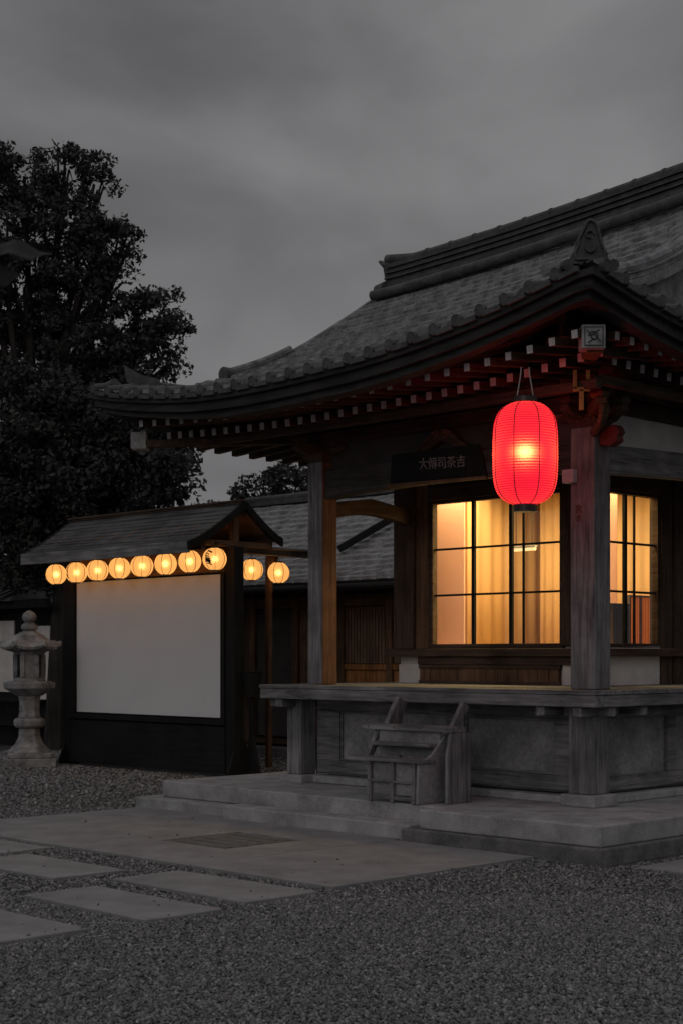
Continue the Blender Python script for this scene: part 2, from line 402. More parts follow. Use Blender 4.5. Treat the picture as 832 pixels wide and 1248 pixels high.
tiled('roof', GL, GR, list(np.linspace(V1_, 2, 20)), lambda u, v: (u, v, surf(u, v)), .19, hall, 'tile')
# hipped skirts at both ends
def skirt(x_out, x_in, zfun):
    b = MB(); ns = 10; ys = np.arange(V0, V1_+.001, PER/8); sg = 1 if x_in > x_out else -1
    for c in range(ns):
        for (k, h) in ((c/ns, .002), (c/ns, .02), ((c+.5)/ns, .012), ((c+1)/ns+.002, .002)):
            x = x_out+(x_in-x_out)*k
            d = abs(x-x_out)
            for y in ys:
                y2 = min(max(y, V0+d*0), V1_-d*0)
                b.v.append((x, y2, surf(x - sg*1e-4*0 , y2)+h+.014*math.cos(2*math.pi*y/PER)*(1 if abs(y-2) < 3.4 else .4)))
        for r in range(3):
            for i in range(len(ys)-1):
                a = (c*4+r)*len(ys)+i; b.f.append((a, a+len(ys), a+len(ys)+1, a+1) if sg > 0 else (a, a+1, a+len(ys)+1, a+len(ys))); b.mi.append(0)
    return b.build('roof_skirt', 'tile', hall)
skirt(T1, GR+.001, zR); skirt(T0, GL-.001, zF)
# gables
for x, s in ((GR-.12, 1), (GL+.12, -1)):
    b = MB(); ys = np.linspace(-1.0, 5.0, 30)
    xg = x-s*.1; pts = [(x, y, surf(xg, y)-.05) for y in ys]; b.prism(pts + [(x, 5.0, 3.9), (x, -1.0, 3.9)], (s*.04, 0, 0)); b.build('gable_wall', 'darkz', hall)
    bb = MB()
    for y0, y1 in zip(ys[:-1], ys[1:]):
        bb.beam((x+s*.03, y0, surf(xg, y0)-.12), (x+s*.03, y1, surf(xg, y1)-.12), .05, .14)
    bb.build('barge_board', 'darky', hall)

# scalloped tile ends along the eaves (round caps + pans)
def eave_caps(name, along):
    b = MB(); n = 0
    for (p, d, nrm) in along:
        p, d, nrm = Vector(p), Vector(d).normalized(), Vector(nrm)
        seg = 12; r = .05
        c0 = p + nrm*.03 + Vector((0,0,.006)); c1 = p - nrm*.28 + Vector((0,0,.07))
        b.tube([c0 + nrm*.006, c0, c1], [r*.8, r, r*.92], seg)
        # pan lip between the caps
        q = p + d*PER*.5
        b.beam(q - d*PER*.36 + nrm*.02 + Vector((0,0,-.028)), q + d*PER*.36 + nrm*.02 + Vector((0,0,-.028)), .04, .04)
    return b.build(name, 'tiledark', hall, smooth=False)
al = []
x = T0+.12
while x < T1-.1:
    z = zL(x); dz = (zL(x+.05)-zL(x-.05))/.1; al.append(((x, V0, z+.0), (1,0,dz), (0,-1,0))); x += PER
eave_caps('eave_tile_row', al)
al = []; y = V0+.12
while y < V1_:
    z = zR(y); dz = (zR(y+.05)-zR(y-.05))/.1; al.append(((T1, y, z), (0,1,dz), (1,0,0))); y += PER
eave_caps('eave_tile_row', al)
al = []; y = V0+.12
while y < V1_:
    z = zF(y); dz = (zF(y+.05)-zF(y-.05))/.1; al.append(((T0, y, z), (0,1,dz), (-1,0,0))); y += PER
eave_caps('eave_tile_row', al)

# ring of eave boards following the curve, mitred at the corners
def ring(name, o1, o2, zt, zb, mat, zb2=None, zt2=None):
    zb2 = zb if zb2 is None else zb2; zt2 = zt if zt2 is None else zt2
    path = []
    N = 40
    for i in range(N): k = i/N; path.append((T0+(T1-T0)*k, 0, 'L'))
    for i in range(N): k = i/N; path.append((V0+(V1_-V0)*k, 0, 'R'))
    for i in range(N): k = i/N; path.append((T1+(T0-T1)*k, 0, 'B'))
    for i in range(N): k = i/N; path.append((V1_+(V0-V1_)*k, 0, 'F'))
    b = MB(); n = len(path)
    def P(c, side, o):
        if side == 'L': k = (c-T0)/(T1-T0); return (T0+o+(T1-T0-2*o)*k, V0+o, zL(c))
        if side == 'R': k = (c-V0)/(V1_-V0); return (T1-o, V0+o+(V1_-V0-2*o)*k, zR(c))
        if side == 'B': k = (c-T0)/(T1-T0); return (T0+o+(T1-T0-2*o)*k, V1_-o, zL(c))
        k = (c-V0)/(V1_-V0); return (T0+o, V0+o+(V1_-V0-2*o)*k, zF(c))
    for c, _, sd in path:
        for (o, z) in ((o1, zt), (o2, zt2), (o2, zb2), (o1, zb)):
            X, Y, Z = P(c, sd, o); b.v.append((X, Y, Z+z))
    for i in range(n):
        j = (i+1) % n
        for e in range(4):
            e2 = (e+1) % 4; b.f.append((i*4+e, i*4+e2, j*4+e2, j*4+e)); b.mi.append(0)
    return b.build(name, mat, hall)
ring('eave_board', -.005, .16, -.035, -.085, 'eave')
ring('eave_board', .045, .2, -.088, -.165, 'eave')
ring('eave_board', .10, .26, -.168, -.225, 'eave')
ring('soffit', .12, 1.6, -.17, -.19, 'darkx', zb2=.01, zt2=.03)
# flying rafters and base rafters (white painted ends)
zA = lambda c, f: min(f(c), 4.13)-.31 + (0 if f is not zF else 0)
def rafter(name, p, q, w, h):
    return MB().beam(p, q, w, h, 0, tip=1).build(name, ['darky', 'tip'], hall, .004)
zB = smooth_interp([(-4.7,3.70),(-3.6,3.65),(-2.6,3.635),(-1.93,3.65),(-1,3.675),(-.26,3.71),(.38,3.77),(.7,3.80)])
zAx = smooth_interp([(-4.9,3.78),(-3.6,3.70),(-2.6,3.67),(-1.46,3.69),(-.8,3.715),(.1,3.77),(.6,3.83),(.9,3.87)])
x = .62
k = 0
while x > -4.55:
    rafter('rafter', (x, -.75, zB(x)), (x, .5, zB(x)+.12), .062, .068)
    x -= .172
x = .72
while x > -4.6:
    rafter('flying_rafter', (x, -1.2, zAx(x)), (x, -.55, zAx(x)+.07), .058, .062); x -= .205
y = -.55
zBR = lambda y: 3.79 - .035*min(max(y+.6, 0), 2); 
while y < 1.9:
    rafter('rafter', (.55, y+.1, zBR(y)-.01), (-.7, y+.1, zBR(y)+.13), .062, .068)
    rafter('flying_rafter', (.84, y-.28, 3.87-.06*(y+.55)), (.2, y-.28, 3.93-.06*(y+.55)), .058, .062); y += .19
y = -.4
while y < 3:
    rafter('rafter', (-4.50, y, 3.615-.02*(y+.4)), (-3.2, y, 3.70-.02*(y+.4)), .07, .10); y += .235
# hip rafters with carved pale end blocks
MB().beam((.79, -1.04, 3.80), (-.1, -.02, 3.90), .12, .15).build('hip_rafter', 'brownx', hall, .006)
MB().beam((-4.5, -1.1, 3.57), (-3.2, .1, 3.60), .10, .07).build('hip_rafter', 'darkx', hall, .006)
def endblock(x, y, z, s, dx, dy):
    d = Vector((dx, dy, 0)).normalized(); p = Vector((x, y, z))
    o = MB().beam(p, p-d*s*.9, s, s).build('rafter_end_block', 'blockend', hall, .008)
    sd = d.cross(Vector((0,0,1))); f = p + d*.004; b = MB(); u = Vector((0,0,1))
    def loop(pts, r): b.tube([f + sd*a*s + u*c*s for a, c in pts], r, 5)
    loop([(-.38,-.38),(.38,-.38),(.38,.38),(-.38,.38),(-.38,-.38)], .004)
    loop([(.22*math.cos(a/10*6.283)*(1-.05*a), .22*math.sin(a/10*6.283)*(1-.05*a)) for a in range(16)], .006)
    for a in range(4): loop([(.1*math.cos(a*1.57), .1*math.sin(a*1.57)), (.36*math.cos(a*1.57+.7), .36*math.sin(a*1.57+.7))], .005)
    c = b.build('carving', 'tiledark', o); return o
endblock(.82, -1.10, 3.83, .175, .72, -.7); endblock(-4.60, -1.16, 3.60, .165, -.7, -.72)

# main ridge: stacked tile courses, round cap, upturned end tile
def ridge_path(x): return 5.50 + .02 + .05*max(0, (x+2.5)/2.8)**1.5 + .22*max(0,(x+3.9)/4.2)**1.2
b = MB(); xs = np.linspace(-4.02, .57, 44)
for (w, z0, z1) in ((.42, -.06, .03), (.34, .032, .075), (.40, .08, .095), (.31, .10, .14), (.37, .145, .16), (.28, .165, .205), (.33, .21, .225), (.24, .23, .27)):
    for a, c in zip(xs[:-1], xs[1:]):
        ra, rc = ridge_path(a), ridge_path(c)
        b.add([(a,2-w/2,ra+z0),(c,2-w/2,rc+z0),(c,2+w/2,rc+z0),(a,2+w/2,ra+z0),(a,2-w/2,ra+z1),(c,2-w/2,rc+z1),(c,2+w/2,rc+z1),(a,2+w/2,ra+z1)],
              [(3,2,1,0),(4,5,6,7),(0,1,5,4),(2,3,7,6)] + ([(3,0,4,7)] if a == xs[0] else []) + ([(1,2,6,5)] if c == xs[-1] else []))
rdg = b.build('ridge', 'tiledark', hall)
b = MB(); b.tube([(x, 2, ridge_path(x)+.30 + (.05*max(0,(-3.75-x)/.35))) for x in np.linspace(-4.16, .62, 60)], .055, 12)
for x in np.arange(-3.9, .55, .33): b.tube([(x, 2, ridge_path(x)+.30), (x+.03, 2, ridge_path(x)+.30)], .064, 12)
b.build('ridge_cap', 'tiledark', rdg)
b = MB(); b.tube([(-4.1, 2-.2, 5.47), (-3.98, 2-.2, 5.49)], .085, 14); b.tube([(-4.1, 2+.2, 5.47), (-3.98, 2+.2, 5.49)], .085, 14)
b.prism([(-4.08, 1.83, 5.47), (-4.08, 2.17, 5.47), (-4.08, 2.12, 5.62), (-4.08, 2.15, 5.74), (-4.08, 2, 5.82), (-4.08, 1.85, 5.74), (-4.08, 1.88, 5.62)], (.07,0,0))
b.tube([(-4.1, 2, 5.80), (-4.2, 2, 5.83), (-4.28, 2, 5.88)], [.05,.04,.015], 10)
b.build('ridge_end_ornament', 'tiledark', rdg)
# second lower run of round tiles beside the ridge foot
b = MB()
b.tube([(x, 1.70, ridge_path(x)-.10) for x in np.linspace(-4.1, .6, 40)], .055, 10); b.build('ridge_foot_tiles', 'tiledark', rdg, smooth=True)
# verge ridges running down the roof edges
def down_ridge(x, y0, y1, h, w, name='verge_ridge'):
    b = MB(); ys = np.linspace(y0, y1, 26)
    for (ww, z0, z1) in ((w, .0, h*.4), (w*.8, h*.42, h*.62), (w*.92, h*.64, h*.72)):
        for a, c in zip(ys[:-1], ys[1:]):
            za, zc = surf(x, a), surf(x, c)
            b.add([(x-ww/2,a,za+z0),(x+ww/2,a,za+z0),(x+ww/2,c,zc+z0),(x-ww/2,c,zc+z0),(x-ww/2,a,za+z1),(x+ww/2,a,za+z1),(x+ww/2,c,zc+z1),(x-ww/2,c,zc+z1)],
                  [(3,2,1,0),(4,5,6,7),(1,2,6,5),(3,0,4,7)] + ([(0,1,5,4)] if a == ys[0] else []) + ([(2,3,7,6)] if c == ys[-1] else []))
    b.tube([(x, a, surf(x, a)+h*.86) for a in ys], w*.27, 10)
    return b.build(name, 'tile', hall)
r1 = down_ridge(GR-.02, -.45, 1.9, .2, .2)
b = MB(); b.tube([(GR-.02, -.5, surf(GR-.02,-.45)+.1), (GR-.02, -.4, surf(GR-.02,-.4)+.1)], .1, 14); b.build('ridge_end_tile', 'tiledark', r1)
down_ridge(GR-.32, -.6, 1.9, .12, .14)
down_ridge(GL+.03, -.15, 1.9, .035, .12)
r2 = down_ridge(GL+.03, -.28, .55, .10, .12)
b = MB(); b.tube([(GL+.03, -.36, surf(GL,-.3)+.055), (GL+.03, -.27, surf(GL,-.3)+.055)], .072, 14); b.build('ridge_end_tile', 'tiledark', r2)
# left hip ridge ending in an upturned tip
def hip_ridge(pts, w, h):
    b = MB()
    for (p, q) in zip(pts[:-1], pts[1:]):
        p, q = Vector(p), Vector(q)
        b.beam(p+Vector((0,0,h*.25)), q+Vector((0,0,h*.25)), w, h*.5); b.beam(p+Vector((0,0,h*.6)), q+Vector((0,0,h*.6)), w*.75, h*.2)
    b.tube([Vector(p)+Vector((0,0,h*.85)) for p in pts], w*.3, 10)
    return b.build('hip_ridge', 'tiledark', hall)
hp = [(T0+.28+k*.5, V0+.42+k*1.5, surf(T0+.28+k*.5, V0+.42+k*1.5)+.02) for k in np.linspace(0, .62, 8)]
hr = hip_ridge(hp, .13, .11)
x, y, z = hp[0]
b = MB(); b.prism([(x-.02,y-.02,z-.01),(x+.1,y+.16,z-.01),(x+.1,y+.16,z+.12),(x-.0,y+.0,z+.16),(x-.10,y-.12,z+.25),(x-.09,y-.1,z+.1)], (.07,-.05,0))
b.build('ridge_end_tile', 'tiledark', hr)
hp = [(T1-.16-k, V0+.16+k, surf(T1-.16-k, V0+.16+k)+.02) for k in np.linspace(0, .62, 8)]
hr = hip_ridge(hp, .15, .12)
# corner demon tile: tall leaf-shaped ornament with a boss
b = MB(); cx, cy, cz = T1-.10, V0+.10, 4.27
sd = Vector((Q, Q, 0)); nd = Vector((Q, -Q, 0)); c0 = Vector((cx, cy, cz))
out = [(-.14,0),(-.155,.06),(-.12,.12),(-.115,.18),(-.08,.25),(-.045,.31),(-.03,.345),(.0,.36),(.045,.345),(.075,.30),(.10,.22),(.12,.14),(.15,.08),(.145,0)]
b.prism([c0 + sd*a*.86 + Vector((0,0,h*.86)) for a, h in out], -nd*.07)
b2 = [c0 + nd*.012 + sd*a*.69 + Vector((0,0,.03+h*.76)) for a, h in out]; b.tube(b2 + [b2[0]], .011, 6)
b.tube([c0 + nd*.03 + Vector((0,0,.11)), c0 + nd*.0 + Vector((0,0,.11))], .038, 12)
b.tube([c0 + nd*.015 + sd*.028*math.cos(a/3) + Vector((0,0,.205+.025*math.sin(a/3))) for a in range(16)], .009, 6)
for s in (-1, 1): b.tube([c0 + sd*s*.16 + nd*.05 + Vector((0,0,-.02)), c0 + sd*s*.16 - nd*.1 + Vector((0,0,.01))], .04, 12)
b.build('corner_ornament', 'tiledark', hr)

# ---- deck, posts, walls below
DZ = 1.23
b = MB()
for i in range(19):
    yy = -.35+i*.27; b.box(-3.65, .30, yy, yy+.266, DZ-.035, DZ-random.uniform(0,.003))
b.build('deck_boards', 'greyx', hall, .002)
b = MB(); b.box(-3.64, .29, -.345, -.22, DZ-.135, DZ-.037); b.build('deck_edge_beam', 'greyx', hall, .008)
b = MB(); b.box(.17, .288, -.218, 4.7, DZ-.135, DZ-.037); b.build('deck_edge_beam', 'greyy', hall, .008)
b = MB(); b.box(-3.638, -3.52, -.218, 4.7, DZ-.135, DZ-.037); b.build('deck_edge_beam', 'greyy', hall, .008)
for x0 in (-3.45, -.32, .05): MB().box(x0, x0+.09, -.32, .2, DZ-.215, DZ-.137).build('joist_end', 'greyy', hall, .01)
for y0 in (-.1, .35): MB().box(-.2, .26, y0, y0+.09, DZ-.215, DZ-.137).build('joist_end', 'greyx', hall, .01)
MB().box(-3.6,-3.4,-.25,-.16, DZ-.215, DZ-.137).build('joist_end', 'greyx', hall, .01)
def post(x, y, s, z0, z1, mat='greyz', name='post'):
    b = MB().box(x-s/2, x+s/2, y-s/2, y+s/2, z0, z1)
    if isinstance(mat, tuple): b.mi[3] = b.mi[4] = 1  # second material: inner faces with warm light painted in
    return b.build(name, mat, hall, .012)
cs = .235
post(0, 0, cs, DZ+.001, 3.36, 'greyz', 'column'); post(-3.13, 0, .2, DZ+.001, 3.36, ('greyz', 'warmlit'), 'column')
post(0, 4, .22, DZ+.001, 3.36, 'darkz', 'column'); post(-3.13, 4, .2, DZ+.001, 3.36, 'darkz', 'column')
post(0, -.02, .24, .38, DZ-.137); post(-3.39, -.03, .2, .36, DZ-.137); post(.0, 2.1, .2, .36, DZ-.137); post(.0, 4, .2, .36, DZ-.137)
for x, y, s in ((0,-.02,.34), (-3.39,-.03,.3), (0,2.1,.3), (0,4,.3)):
    MB().box(x-s/2, x+s/2, y-s/2, y+s/2, .279, .38 if s > .31 else .36).build('post_stone', 'stone', hall, .015)
# panelled wall under the deck
b = MB(); b.box(-3.3, -.1, .12, .16, .36, 1.09); b.build('base_panel', 'panelgrey', hall)
b = MB(); b.box(-.12, -.08, .163, 4.2, .36, 1.09); b.build('base_panel', 'panelgrey', hall)
b = MB(); b.box(-3.34, -3.302, .12, 4.2, .36, 1.09); b.box(-3.30,-.125,4.2,4.24,.36,1.09); b.build('base_panel', 'panelgrey', hall)
b = MB()
b.box(-3.28, -.12, .075, .118, .38, .50); b.box(-3.28, -.12, .075, .118, .98, 1.09)
for x0, x1 in ((-3.28,-2.98), (-2.36,-2.2), (-1.62,-1.42), (-.42,-.125)): b.box(x0, x1, .078, .116, .502, .978)
for x0, x1 in ((-2.98,-2.36), (-1.42,-.42)):       # thin moulding round each panel
    b.box(x0, x1, .095, .119, .502, .525); b.box(x0, x1, .095, .119, .955, .978); b.box(x0, x0+.022, .097, .119, .526, .954); b.box(x1-.022, x1, .097, .119, .526, .954)
b.build('panel_frame', 'greyx', hall, .004)
b = MB(); b.box(-.078, -.035, .12, 4.2, .38, .50); b.box(-.078, -.035, .12, 4.2, .98, 1.09)
for y0 in (.12, 1.2, 2.3, 3.4): b.box(-.076, -.037, y0, y0+.14, .502, .978)
b.build('panel_frame', 'greyy', hall, .004)
b = MB(); b.box(-3.25, -1.9, -.02, .3, .281, .352); b.box(-1.89, -.18, -.03, .3, .281, .345); b.box(-.2,.05,.16,4.2,.281,.35); b.build('sill_stone', 'stone', hall, .012)

# ---- inner walls and windows
WY, WX = 1.25, -.9            # front wall plane y, right wall plane x
WT = 3.62
def wpart(name, x0, x1, y0, y1, z0, z1, mat, bev=.006): return MB().box(x0, x1, y0, y1, z0, z1).build(name, mat, hall, bev)
wpart('wall_post', -3.30, -3.03, WY-.07, WY+.12, 1.577, WT, 'darkz'); wpart('wall_post', -3.027, -2.86, WY-.03, WY+.1, 1.577, WT, 'brownz')
wpart('wall_post', WX-.3, WX-.16, WY-.03, WY+.1, 1.60, WT, 'darkz'); wpart('wall_post', WX-.157, WX+.06, WY-.07, WY+.12, DZ, WT, 'darkz')
wpart('wall_sill', -3.36, WX+.10, WY-.12, WY+.0, 1.50, 1.575, 'darkx'); wpart('wall_plate', -2.98, WX+.02, WY-.06, WY-.031, 1.42, 1.497, 'darkx')
wpart('wall_lintel', -2.857, WX-.30, WY-.05, WY+.1, 3.06, 3.2, 'darkx'); wpart('upper_wall', -2.857, WX-.302, WY+.0, WY+.08, 3.202, WT, 'darkz')
wpart('lower_wall', -3.29, -1.1, WY+.03, WY+.09, DZ, 1.6, 'plaster', 0)
wpart('plaster_panel', -3.27, -2.985, WY-.02, WY+.028, DZ, 1.42, 'plaster', .002); wpart('plaster_panel', -1.2, -1.06, WY-.02, WY+.028, DZ, 1.42, 'plaster', .002)
b = MB(); x = -2.97; i = 0
while x < -1.24:
    w = random.uniform(.1,.14); b.box(x, min(x+w, -1.21), WY-.02-random.uniform(0,.012), WY+.02, DZ, 1.42); x += w+.004
b.build('plank_panelling', 'brownz', hall, .004)
b = MB(); b.box(-2.98,-1.21,WY-.045,WY-.03,DZ,1.26); b.box(-2.98,-1.21,WY-.045,WY-.03,1.38,1.418); b.build('panelling_rail', 'darkx', hall, .003)
# right wall
wpart('wall_post', WX-.1, WX+.05, WY+.125, WY+.17, DZ, WT, 'darkz')
wpart('wall_post', WX-.1, WX+.045, 2.36, 2.52, DZ, WT, 'darkz'); wpart('wall_post', WX-.1, WX+.06, 2.56, 2.75, DZ, WT, 'darkz')
wpart('wall_lintel', WX-.1, WX+.05, WY+.172, 2.357, 3.06, 3.2, 'darky'); wpart('upper_wall', WX-.08, WX+.0, WY+.172, 4.0, 3.202, WT, 'darky')
wpart('wall_sill', WX+.062, WX+.14, WY-.1, 2.8, 1.50, 1.575, 'darky')
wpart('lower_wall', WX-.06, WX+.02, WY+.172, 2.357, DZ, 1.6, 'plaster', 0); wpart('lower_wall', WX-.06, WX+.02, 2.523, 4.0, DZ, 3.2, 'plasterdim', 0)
wpart('far_wall', -3.30, -3.24, WY+.125, 1.45, DZ, WT, 'inwall', 0); wpart('far_wall', -3.30, -3.24, 2.2, 4.0, DZ, WT, 'inwall', 0); wpart('far_wall', -3.30, -3.24, 1.451, 2.199, DZ, 1.6, 'inwall', 0); wpart('far_wall', -3.30, -3.24, 1.451, 2.199, 3.0, WT, 'inwall', 0); wpart('back_wall', -3.237, WX-.062, 3.9, 3.96, DZ, WT, 'inwall', 0)
wpart('room_ceiling', -3.237, WX-.085, WY+.125, 3.89, 3.30, 3.34, 'inwall', 0); wpart('room_floor', -3.237, WX-.065, WY+.125, 3.89, DZ+.004, DZ+.03, 'inwall', 0)
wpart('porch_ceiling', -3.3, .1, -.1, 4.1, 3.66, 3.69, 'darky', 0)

b = MB(); b.box(-3.34,.14,-.14,-.102,3.645,4.18); b.box(-3.34,.14,4.102,4.14,3.645,4.18); b.box(.102,.14,-.10,4.10,3.645,4.18); b.box(-3.34,-3.302,-.10,4.10,3.645,4.18); b.build('frieze_board', 'darkx', hall)
def window(horizontal, a0, a1, z0, z1, bars, thin, hz, plane):
    """horizontal=True: window in the front wall spanning x; else in the right wall spanning y"""
    def bx(b, u0, u1, d0, d1, z0, z1):
        if horizontal: b.box(u0, u1, plane+d0, plane+d1, z0, z1)
        else: b.box(plane-d1, plane-d0, u0, u1, z0, z1)
    b = MB(); f = .045
    bx(b, a0, a1, -.02, .05, z0, z0+f); bx(b, a0, a1, -.02, .05, z1-f*.7, z1); bx(b, a0, a0+f, -.022, .052, z0+f, z1-f*.7); bx(b, a1-f*.7, a1, -.022, .052, z0+f, z1-f*.7)
    w = b.build('window', 'darkx', hall, .003)
    b = MB()
    for u in bars: bx(b, u-.018, u+.018, -.005, .03, z0+f, z1-f*.7)
    b.build('sash_stile', 'black', w, .002)
    b = MB()
    for u in thin: bx(b, u-.009, u+.009, .0, .02, z0+f, z1-f*.7)
    for h in hz: bx(b, a0+f, a1-f*.7, -.002, .022, h-.010, h+.010)
    b.build('glazing_bar', 'black', w, .001)
    b = MB(); bx(b, a0+f, a1-f*.7, .009, .013, z0+f, z1-f*.7); b.build('pane', 'glass', w)
    return w
window(True, -2.855, -1.203, 1.578, 3.058, (-2.30, -1.83), (-1.68,), (2.11, 2.57), WY)
window(False, 1.425, 2.355, 1.578, 3.058, (1.817,), (1.968,), (2.11, 2.57), WX)
window(False, 1.45, 2.2, 1.6, 3.0, (1.82,), (), (2.11, 2.57), -3.28)  # unseen left-wall window, added to spill warm light outside
# room contents that show through the panes
def curtain(name, p0, p1, z0, z1, mat, folds=.085, amp=.022):
    b = MB(); p0, p1 = Vector((*p0,0)), Vector((*p1,0)); L = (p1-p0).length; n = int(L/folds*10); d = (p1-p0)/n; nn = Vector((-d.y, d.x, 0)).normalized()
    for i in range(n+1):
        a = i*L/n/folds*2*math.pi; o = nn*(amp*math.sin(a) + amp*.5*math.sin(a*.37+1)); q = p0+d*i
        b.v += [tuple(q+o*1.2+Vector((0,0,z0))), tuple(q+o*.8+Vector((0,0,z1)))]
    for i in range(n): b.f.append((2*i, 2*i+2, 2*i+3, 2*i+1)); b.mi.append(0)
    o = b.build(name, mat, hall, smooth=True); s = o.modifiers.new('s', 'SOLIDIFY'); s.thickness = .004; return o
curtain('curtain', (-2.9, 3.1), (-1.15, 3.1), 1.26, 3.28, 'curtain', .12, .010)
curtain('curtain', (-3.17, 2.2), (-3.17, 3.7), 1.26, 3.28, 'curtain', .2, .012)
MB().box(-3.15, -2.73, 1.62, 1.635, 1.26, 3.2).build('paper_screen', 'paper', hall)
MB().box(-1.33, -1.31, 1.90, 2.27, 1.26, 3.2).build('paper_screen', 'paper', hall)

def thing_box(name, x0, x1, y0, y1, z0, z1, mat, lab, cat):
    cx, cy = (x0+x1)/2, (y0+y1)/2
    r = root(name, cx, cy, z0, lab, cat); return r, (cx, cy, z0)
r, of = thing_box('reed_screen', -1.30, -1.26, 2.44, 3.0, DZ+.031, 2.11, 'woven', 'low woven reed screen inside the right window', 'screen')
b = MB(); b.box(-1.30, -1.28, 2.44, 3.0, DZ+.031, 2.09); b.build('woven_panel', 'woven', r, .002, off=of)
b = MB()
for y in (2.43, 2.62, 2.82, 3.0): b.box(-1.31, -1.265, y-.01, y+.01, DZ+.031, 2.11)
b.box(-1.306,-1.27,2.44,2.99,2.091,2.108); b.build('screen_frame', 'darkz', r, .002, off=of)
r, of = thing_box('cabinet', -1.25, -1.02, 1.77, 2.06, DZ+.031, 2.0, 'darkz', 'dark wooden cabinet low in the left half of the right window', 'cabinet')
MB().box(-1.25, -1.02, 1.78, 2.05, DZ+.031, 1.98).build('body', 'brownz', r, .004, off=of)
MB().box(-1.26, -1.01, 1.77, 2.06, 1.982, 2.005).build('top', 'darkz', r, .004, off=of)
MB().box(-1.018, -1.01, 1.79, 1.91, DZ+.06, 1.96).box(-1.018, -1.01, 1.92, 2.04, DZ+.06, 1.96).build('door', 'darkz', r, .002, off=of)
# ceiling lamp tube
def emis(name, c, s):
    m, t, p = nt(name); p.inputs['Base Color'].default_value = (*c, 1); p.inputs['Emission Color'].default_value = (*c, 1); p.inputs['Emission Strength'].default_value = s; M[name] = m
emis('lamp tube', (1,.72,.36), 1.1)
r = root('hanging_lamp', -2.06, 2.35, 3.299, 'short bar lamp hanging inside the lit room behind the front window', 'lamp')
MB().tube([(-.1,-.6,0),(-.1,-.6,-.70)], .004, 6).tube([(.1,-.6,0),(.1,-.6,-.70)], .004, 6).build('cord', 'wire', r)
MB().box(-.15, .15, -.62, -.58, -.72, -.70).build('housing', 'box', r, .002)
MB().tube([(-.14,-.6,-.735),(.14,-.6,-.735)], .016, 10).build('lamp_tube', 'lamp tube', r)
def light(name, loc, power, color, size, parent, kind='POINT', rot=None, sy=None):
    l = bpy.data.lights.new(name, kind); l.energy = power; l.color = color
    if kind == 'AREA': l.shape = 'RECTANGLE'; l.size = size; l.size_y = sy or size
    else: l.shadow_soft_size = size
    o = bpy.data.objects.new(name, l); COL.objects.link(o); o.location = loc; o.parent = parent
    if rot: o.rotation_euler = rot
    return o
WARM = (1, .76, .32)
light('room_light', (0,-.45,-.045), 92, WARM, 2.1, r, 'AREA', (0,0,0), 1.1)
light('room_light', (.35,-.35,-1.0), 13, WARM, .3, r)  # unseen fill light added for more warm spill onto the porch
light('room_light', (-.5,-.35,-1.0), 9, WARM, .3, r)  # second added fill, also unseen
# ---- beams, brackets, plaster between the columns
def profile_beam(name, x0, x1, y, thick, ztop, zbot, sag, mat, n=16, bump_up=True):
    pts = [(x0+(x1-x0)*i/n, zbot + sag*math.sin(math.pi*i/n)**.7) for i in range(n+1)]
    top = [(x1, ztop), ((x0+x1)/2, ztop+sag*.6), (x0, ztop)]
    b = MB(); b.prism([(a, y-thick/2, z) for a, z in pts] + [(a, y-thick/2, z) for a, z in top], (0, thick, 0))
    return b.build(name, mat, hall, .008)
profile_beam('rainbow_beam', -3.03, -.12, 0, .13, 3.27, 3.0, .05, 'beamx')
profile_beam('rainbow_beam', -3.03, -.12, 4, .13, 3.27, 3.0, .05, 'darkx')
def profile_beam_y(name, y0, y1, x, thick, ztop, zbot, sag, mat, n=16):
    pts = [(y0+(y1-y0)*i/n, zbot + sag*math.sin(math.pi*i/n)) for i in range(n+1)]
    top = [(y1, ztop), ((y0+y1)/2, ztop+sag), (y0, ztop)]
    b = MB(); b.prism([(x-thick/2, a, z) for a, z in pts] + [(x-thick/2, a, z) for a, z in top], (thick, 0, 0))
    return b.build(name, mat, hall, .008)
profile_beam_y('rainbow_beam', .12, 3.9, 0, .13, 3.24, 3.0, .06, 'greyy')
profile_beam_y('shrimp_beam', .10, WY-.07, -3.13, .11, 2.99, 2.83, .07, 'darky')
profile_beam_y('shrimp_beam', .12, WY-.07, -.98, .10, 3.4, 3.28, .06, 'browny')
MB().box(-3.5, .28, -.07, .07, 3.52, 3.64).build('purlin', 'darkx', hall, .006)
MB().box(-.07, .07, .072, 4.2, 3.52, 3.64).build('purlin', 'darky', hall, .006)
MB().box(-3.2, -3.06, .072, 4.2, 3.52, 3.64).build('purlin', 'darky', hall, .006)
MB().box(-4.3, .5, -.62, -.54, 3.56, 3.63).build('outer_purlin', 'darkx', hall, .006)
MB().box(.42, .5, -.538, 3.5, 3.60, 3.67).build('outer_purlin', 'darky', hall, .006)
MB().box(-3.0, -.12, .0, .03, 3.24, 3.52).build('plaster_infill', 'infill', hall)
MB().box(-.03, .0, .12, 3.9, 3.22, 3.52).build('plaster_infill', 'plaster', hall)
